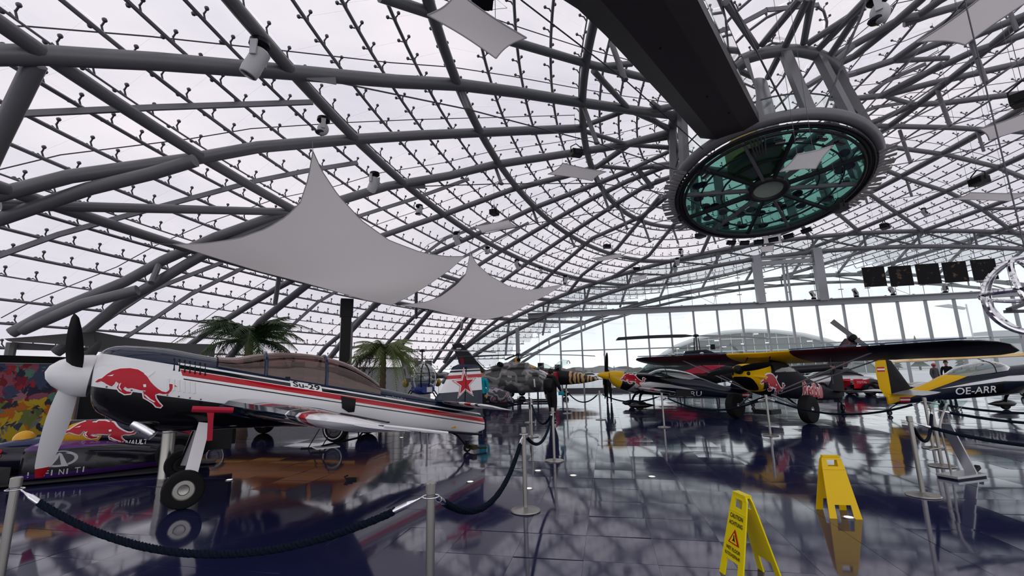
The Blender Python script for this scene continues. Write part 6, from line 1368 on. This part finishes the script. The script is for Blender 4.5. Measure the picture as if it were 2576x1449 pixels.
rope(12, 13, .26, 'navy rope leading away past the information stand'); rope(12, 11, .34, 'short navy rope drooping behind the information stand post'); rope(11, 14, .22, 'navy rope beyond the information stand'); rope(15, 7, .36, 'navy rope in front of the tiger-striped jet'); rope(10, 16, .22, 'farthest navy rope under the black race plane'); rope(4, 5, .3, 'navy rope reaching towards the backpack person')

# ================================================================ CAUTION SIGNS
YS = mat('sign_yellow', (.78, .50, .0), .35, noise=.04); YS2 = mat('sign_lemon', (.74, .60, .0), .35, noise=.04)
def caution(name, lab, loc, rz, m, words):
    t = thing(name, lab, 'sign', loc, rz)
    for s in (1, -1):
        pr = [(-.155, 0), (-.085, 0), (-.078, .13), (.078, .13), (.085, 0), (.155, 0), (.10, .575), (.085, .60), (-.085, .60), (-.10, .575)]
        x0, x1 = .17*s, .022*s
        def pt(y, z): return (x0+(x1-x0)*z/.60, y, z)
        hole = (-.05, .05, .50, .555); b = MB(); th = (-.012*s, 0, 0)
        lo = [p for p in pr[:6]]+[(.112, .48), (-.112, .48)]
        b.prism([pt(*p) for p in lo], th); b.prism([pt(*p) for p in ((-.112, .48), (-.05, .48), (-.05, .575), (-.10, .575))], th); b.prism([pt(*p) for p in ((.05, .48), (.112, .48), (.10, .575), (.05, .575))], th)
        b.prism([pt(*p) for p in ((-.10, .572), (.10, .572), (.085, .605), (-.085, .605))], th); b.prism([pt(*p) for p in ((-.05, .48), (.05, .48), (.05, .505), (-.05, .505))], th)
        pn = b.build('panel', m, t, smooth=False)
        MB().bar(pt(-.108, .475), pt(.108, .475), .008, .004).build('moulded_ridge', m, pn, smooth=False)
        if words and s == 1 or words and s == -1:
            d = (-s*.97, 0, -.24); U = (0, s*1.0, 0); W = (V(pt(0, .6))-V(pt(0, 0))); W = W/.6
            def txt(w, z, wd, h_): text(pn, w, DK, V(pt(-s*wd/2, z)), V(U)*wd, W*h_, None, d, .005, .02)
            txt('CAUTION', .425, .17, .032); txt('ACHTUNG', .375, .18, .030); txt('WET FLOOR', .195, .19, .026); txt('RUTSCHGEFAHR', .155, .20, .024)
            tri = [(-.5, 0), (.5, 0), (0, .9)]; decal('warning_triangle', DR, pn, pt(0, .245), V(U)*.15, W*.12, tri, None, d, .005); decal('warning_field', m, pn, V(pt(0, .255)), V(U)*.10, W*.08, tri, None, d, .008); decal('slipping_figure', DK, pn, V(pt(0, .265)), V(U)*.06, W*.05, [(-.3, 0), (.1, .1), (.5, 0), (.25, .35), (.1, .9), (-.1, .9), (-.05, .4)], None, d, .010)
    MB().box((0, 0, .607), (.055, .17, .02)).build('top_hinge', m, t, smooth=False)
    return t
c1_ = gnd(1866, 1243, .61); caution('caution_sign', 'lemon yellow folding caution sign with black lettering, seen edge-on', (c1_[0], c1_[1], 0), R(197), YS2, True)
caution('caution_sign', 'plain orange-yellow folding caution sign with an empty face', (2.40, 5.93, 0), R(-90), YS, False)

# ================================================================ INFORMATION STAND
ip = gnd(2420, 1200); ins = thing('information_stand', 'aluminium information stand with a leaning panel on a flat base', 'stand', ip, R(28))
MB().box((0, 0, .035), (.62, .26, .03)).build('base_plate', ALU, ins, smooth=False); MB().box((0, 0, .01), (.60, .24, .02)).build('base_foot', BLACK, ins, smooth=False)
MB().prism([(.22, -.07, .05), (.22, .07, .05), (-.12, .07, .75), (-.12, -.07, .75)], (-.02, 0, -.012)).build('leaning_panel', ALU, ins, smooth=False)
MB().tube([(-.20, 0, .05), (-.24, 0, .55), (-.25, 0, .70), (-.22, 0, .78), (-.02, 0, 1.02)], .014, 8).build('bent_tube', INOX, ins); MB().tube([(-.24, 0, .42), (-.40, .1, .38)], .010, 6).build('side_arm', INOX, ins)
MB().box((.36, .02, .08), (.12, .06, .05), Matrix.Rotation(R(-25), 3, 'Y')).build('pedal', BLACK, ins, smooth=False)
MB().prism([(-.12, -.20, .95), (-.12, .20, .95), (.10, .20, 1.06), (.10, -.20, 1.06)], (0, 0, .01)).build('glass_plate', CLEARG, ins, smooth=False)

# ================================================================ RECESSED FLOOR LIGHTS
LMP = mat('floor_light_lens', (.9, .9, .88), .3, emit=(1, .98, .94), estr=1.0); l0 = None
for px in ((1183,1213), (1353,1185), (1442,1197), (1330,1230), (1640,1200), (2135,1303), (1113,1089), (577,1208), (1010,1101)):
    p = gnd(*px)
    if l0 is None:
        o = thing('floor_light'); MB().lathe([(.062, 0), (.062, .006), (.052, .008)], 24).build('ring', INOX, o); MB().lathe([(.05, .002), (.045, .008), (.01, .009)], 24).build('lens', LMP, o); l0 = o
    else: o = copy_tree(l0)
    o.location = V((p[0], p[1], .002)); tag(o, 'small round white light let into the floor tiles', 'floor light', 'recessed floor lights')

# ================================================================ PEOPLE
def person(name, label, loc, rz, h_, cols, pose, hair=None, bulk=1.0):
    """pose: joint overrides in metres for a 1.75 m figure, x right, y forward"""
    J = dict(pelvis=(0, 0, .95), waist=(0, 0, 1.08), chest=(0, .01, 1.28), neck0=(0, 0, 1.44), neck=(0, .01, 1.50), head0=(0, .025, 1.57), head1=(0, .03, 1.66), head2=(0, .02, 1.735))
    for s, n in ((-1, 'l'), (1, 'r')):
        J.update({n+'sh': (s*.17, 0, 1.41), n+'el': (s*.24, -.03, 1.13), n+'wr': (s*.25, .05, .88), n+'pa': (s*.25, .07, .80), n+'hip': (s*.09, 0, .91), n+'kn': (s*.10, .02, .50), n+'an': (s*.10, -.02, .10), n+'he': (s*.10, -.05, .045), n+'to': (s*.11, .17, .035)})
    J.update(pose)
    Rd = dict(pelvis=.15, waist=.135, chest=.155, neck0=.09, neck=.055, head0=.075, head1=.10, head2=.06)
    for n in 'lr': Rd.update({n+'sh': .075, n+'el': .055, n+'wr': .034, n+'pa': .036, n+'hip': .105, n+'kn': .065, n+'an': .045, n+'he': .045, n+'to': .032})
    for k_ in list(Rd):
        if k_[:4] != 'head' and k_ != 'neck' and k_[1:] not in ('wr', 'pa', 'he', 'to', 'an'): Rd[k_] *= bulk
    E = [('pelvis', 'waist'), ('waist', 'chest'), ('chest', 'neck0'), ('neck0', 'neck'), ('neck', 'head0'), ('head0', 'head1'), ('head1', 'head2')]
    for n in 'lr':
        E += [('chest', n+'sh'), (n+'sh', n+'el'), (n+'el', n+'wr'), (n+'wr', n+'pa'), ('pelvis', n+'hip'), (n+'hip', n+'kn'), (n+'kn', n+'an'), (n+'an', n+'he'), (n+'he', n+'to')]
        pa = np.array(J[n+'pa']); wr = np.array(J[n+'wr']); d = pa-wr; d = d/np.linalg.norm(d); sd = np.cross(d, [1, 0, 0]); sd = sd/np.linalg.norm(sd)
        for k, (o_, L, up) in enumerate(((-.030, .062, 0), (-.010, .078, 0), (.010, .072, 0), (.028, .055, 0), (.045, .045, 1))):
            f0 = pa+sd*o_+d*(.02 if not up else -.03); f1 = f0+d*L*.55+sd*(.012 if up else 0); f2 = f1+d*L*.4+np.array([-.012 if n == 'r' else .012, 0, 0])
            for i, q in enumerate((f0, f1, f2)): J[f'{n}f{k}{i}'] = q; Rd[f'{n}f{k}{i}'] = .011 if i < 2 else .008
            E += [(n+'pa', f'{n}f{k}0'), (f'{n}f{k}0', f'{n}f{k}1'), (f'{n}f{k}1', f'{n}f{k}2')]
    ks = list(J); me = bpy.data.meshes.new('body'); me.from_pydata([tuple(map(float, J[k])) for k in ks], [(ks.index(a), ks.index(b)) for a, b in E], [])
    o = bpy.data.objects.new('body', me); COL.objects.link(o)
    sk = o.modifiers.new('skin', 'SKIN'); sk.use_smooth_shade = True
    for i, k in enumerate(ks): me.skin_vertices[0].data[i].radius = (Rd[k], Rd[k]*(.78 if k in ('chest', 'waist', 'pelvis') else 1)); me.skin_vertices[0].data[i].use_root = (k == 'pelvis')
    ss = o.modifiers.new('sub', 'SUBSURF'); ss.levels = 2; ss.render_levels = 2
    bpy.context.view_layer.update(); m2 = bpy.data.meshes.new_from_object(o.evaluated_get(bpy.context.evaluated_depsgraph_get())); bpy.data.objects.remove(o, do_unlink=True)
    sc = h_/1.75; t = thing(name, label, 'person', loc, rz); m2.name = 'body'
    for c in cols: m2.materials.append(c)       # trousers, jacket, skin, shoes
    for p in m2.polygons:
        z = p.center.z; hand = any((p.center-Vector(J[n+'pa'])).length < .105 for n in 'lr')
        p.material_index = 2 if (z > 1.485 or hand) else (3 if z < .085 else (1 if z > .90 or abs(p.center.x) > .20 else 0)); p.use_smooth = True
    bo = bpy.data.objects.new('body', m2); link(bo, t); bo.scale = (sc,)*3
    hc = Vector(J['head1'])*sc
    hb = MB().sphere(hc+Vector((0, -.022, .03)), (.098, .108, .105), 18, 12); hb.build('hair', hair or mat('dark_hair', (.02, .015, .012), .7), bo)
    for s in (-1, 1):
        MB().sphere(hc+Vector((s*.035, .092, 0)), .011, 8, 6).build('eye', DW, bo); MB().sphere(hc+Vector((s*.095, .0, -.01)), (.012, .02, .03), 8, 6).build('ear', cols[2], bo)
    MB().sphere(hc+Vector((0, .105, -.03)), (.014, .02, .022), 8, 6).build('nose', cols[2], bo); MB().sphere(hc+Vector((0, .090, -.068)), (.025, .01, .007), 8, 6).build('mouth', mat('lip', (.35, .12, .10), .5), bo)
    return t, bo, sc
SKIN = mat('skin', (.48, .28, .20), .5); PBK = mat('black_cloth', (.008, .008, .010), .85); PTQ = mat('turquoise_cloth', (.0, .26, .34), .7); PGY = mat('grey_cloth', (.10, .10, .11), .85)
pa_ = gnd(1390, 1060)
t, bo, sc = person('person', 'person in black winter clothes with a dark backpack walking on the aisle', (pa_[0], pa_[1], 0), R(-20), 1.72, [PBK, PBK, SKIN, PBK], {'lkn': (-.10, .10, .50), 'lan': (-.11, .16, .11), 'lhe': (-.11, .13, .045), 'lto': (-.12, .34, .035), 'ran': (.10, -.14, .11), 'rhe': (.10, -.18, .05), 'rto': (.11, .04, .035), 'rel': (.30, -.02, 1.15), 'rwr': (.26, .18, 1.0), 'rpa': (.24, .26, .99)}, None, 1.28)
MB().loft([ring_sec(y, zt, zb, w, n=16, e=3) for y, zt, zb, w in ((-.02, 1.43, 1.0, .15), (-.10, 1.45, .97, .17), (-.2, 1.40, 1.0, .15), (-.24, 1.3, 1.1, .1))]).build('backpack', BLACK, bo)
bk = [c for c in bo.children if c.name.startswith('backpack')][0]; bk.rotation_euler = (0, 0, R(90)); bk.location = (0, -.10, 0)
MB().torus((0, -.03, 1.50), .10, .045, (0, .3, 1), nu=20, nv=8).build('fur_hood', mat('fur', (.05, .035, .028), .95), bo)
MB().loft([ring_sec(x, z+.06, z-.06, .18, n=16) for x, z in ((0, 0), (.01, 0))]).build('scarf', PBK, bo)
tqp = np.array([pa_[0]+.32, pa_[1]+.02, 0]); bg_ = thing('turquoise_pouch', 'small turquoise pouch carried by the person with the backpack', 'pouch', (tqp[0], tqp[1], .90)); MB().loft([ring_sec(x, .06, -.06, .035, n=12, e=3) for x in (-.09, -.05, .05, .09)]).build('body', PTQ, bg_); MB().tube([(-.08, 0, .05), (0, 0, .16), (.08, 0, .05)], .008, 6).build('strap', PTQ, bg_)
pb_ = gnd(1214, 1052); person('person', 'person in a black and turquoise jacket standing behind the aircraft tail fin', (pb_[0], pb_[1], 0), R(160), 1.74, [PBK, PTQ, SKIN, PBK], {'rel': (.26, .02, 1.16), 'rwr': (.20, .20, 1.10), 'rpa': (.17, .27, 1.11)})
pc_ = CAM+ray(2103, 960)*21.0; person('person', 'person in dark clothes beside the bush plane tail', (pc_[0], pc_[1], 0), R(100), 1.72, [PGY, PBK, SKIN, PBK], {})
RCAP = mat('red_cap', (.45, .01, .04), .6)
pd_ = CAM+ray(2352, 940)*24.0; person('person', 'person wearing a red hat beyond the yellow spine stripe', (pd_[0], pd_[1], 0), R(200), 1.66, [PBK, PGY, SKIN, PBK], {}, RCAP)
pe_ = CAM+ray(2384, 940)*24.5; person('person', 'person in a black coat next to the one with the red hat', (pe_[0], pe_[1], 0), R(150), 1.74, [PBK, PBK, SKIN, PBK], {})
pf_ = gnd(1533, 1012); person('person', 'person in black trousers standing behind the yellow race plane nose', (pf_[0], pf_[1], 0), R(170), 1.70, [PBK, PBK, SKIN, PBK], {}, None, 1.15)
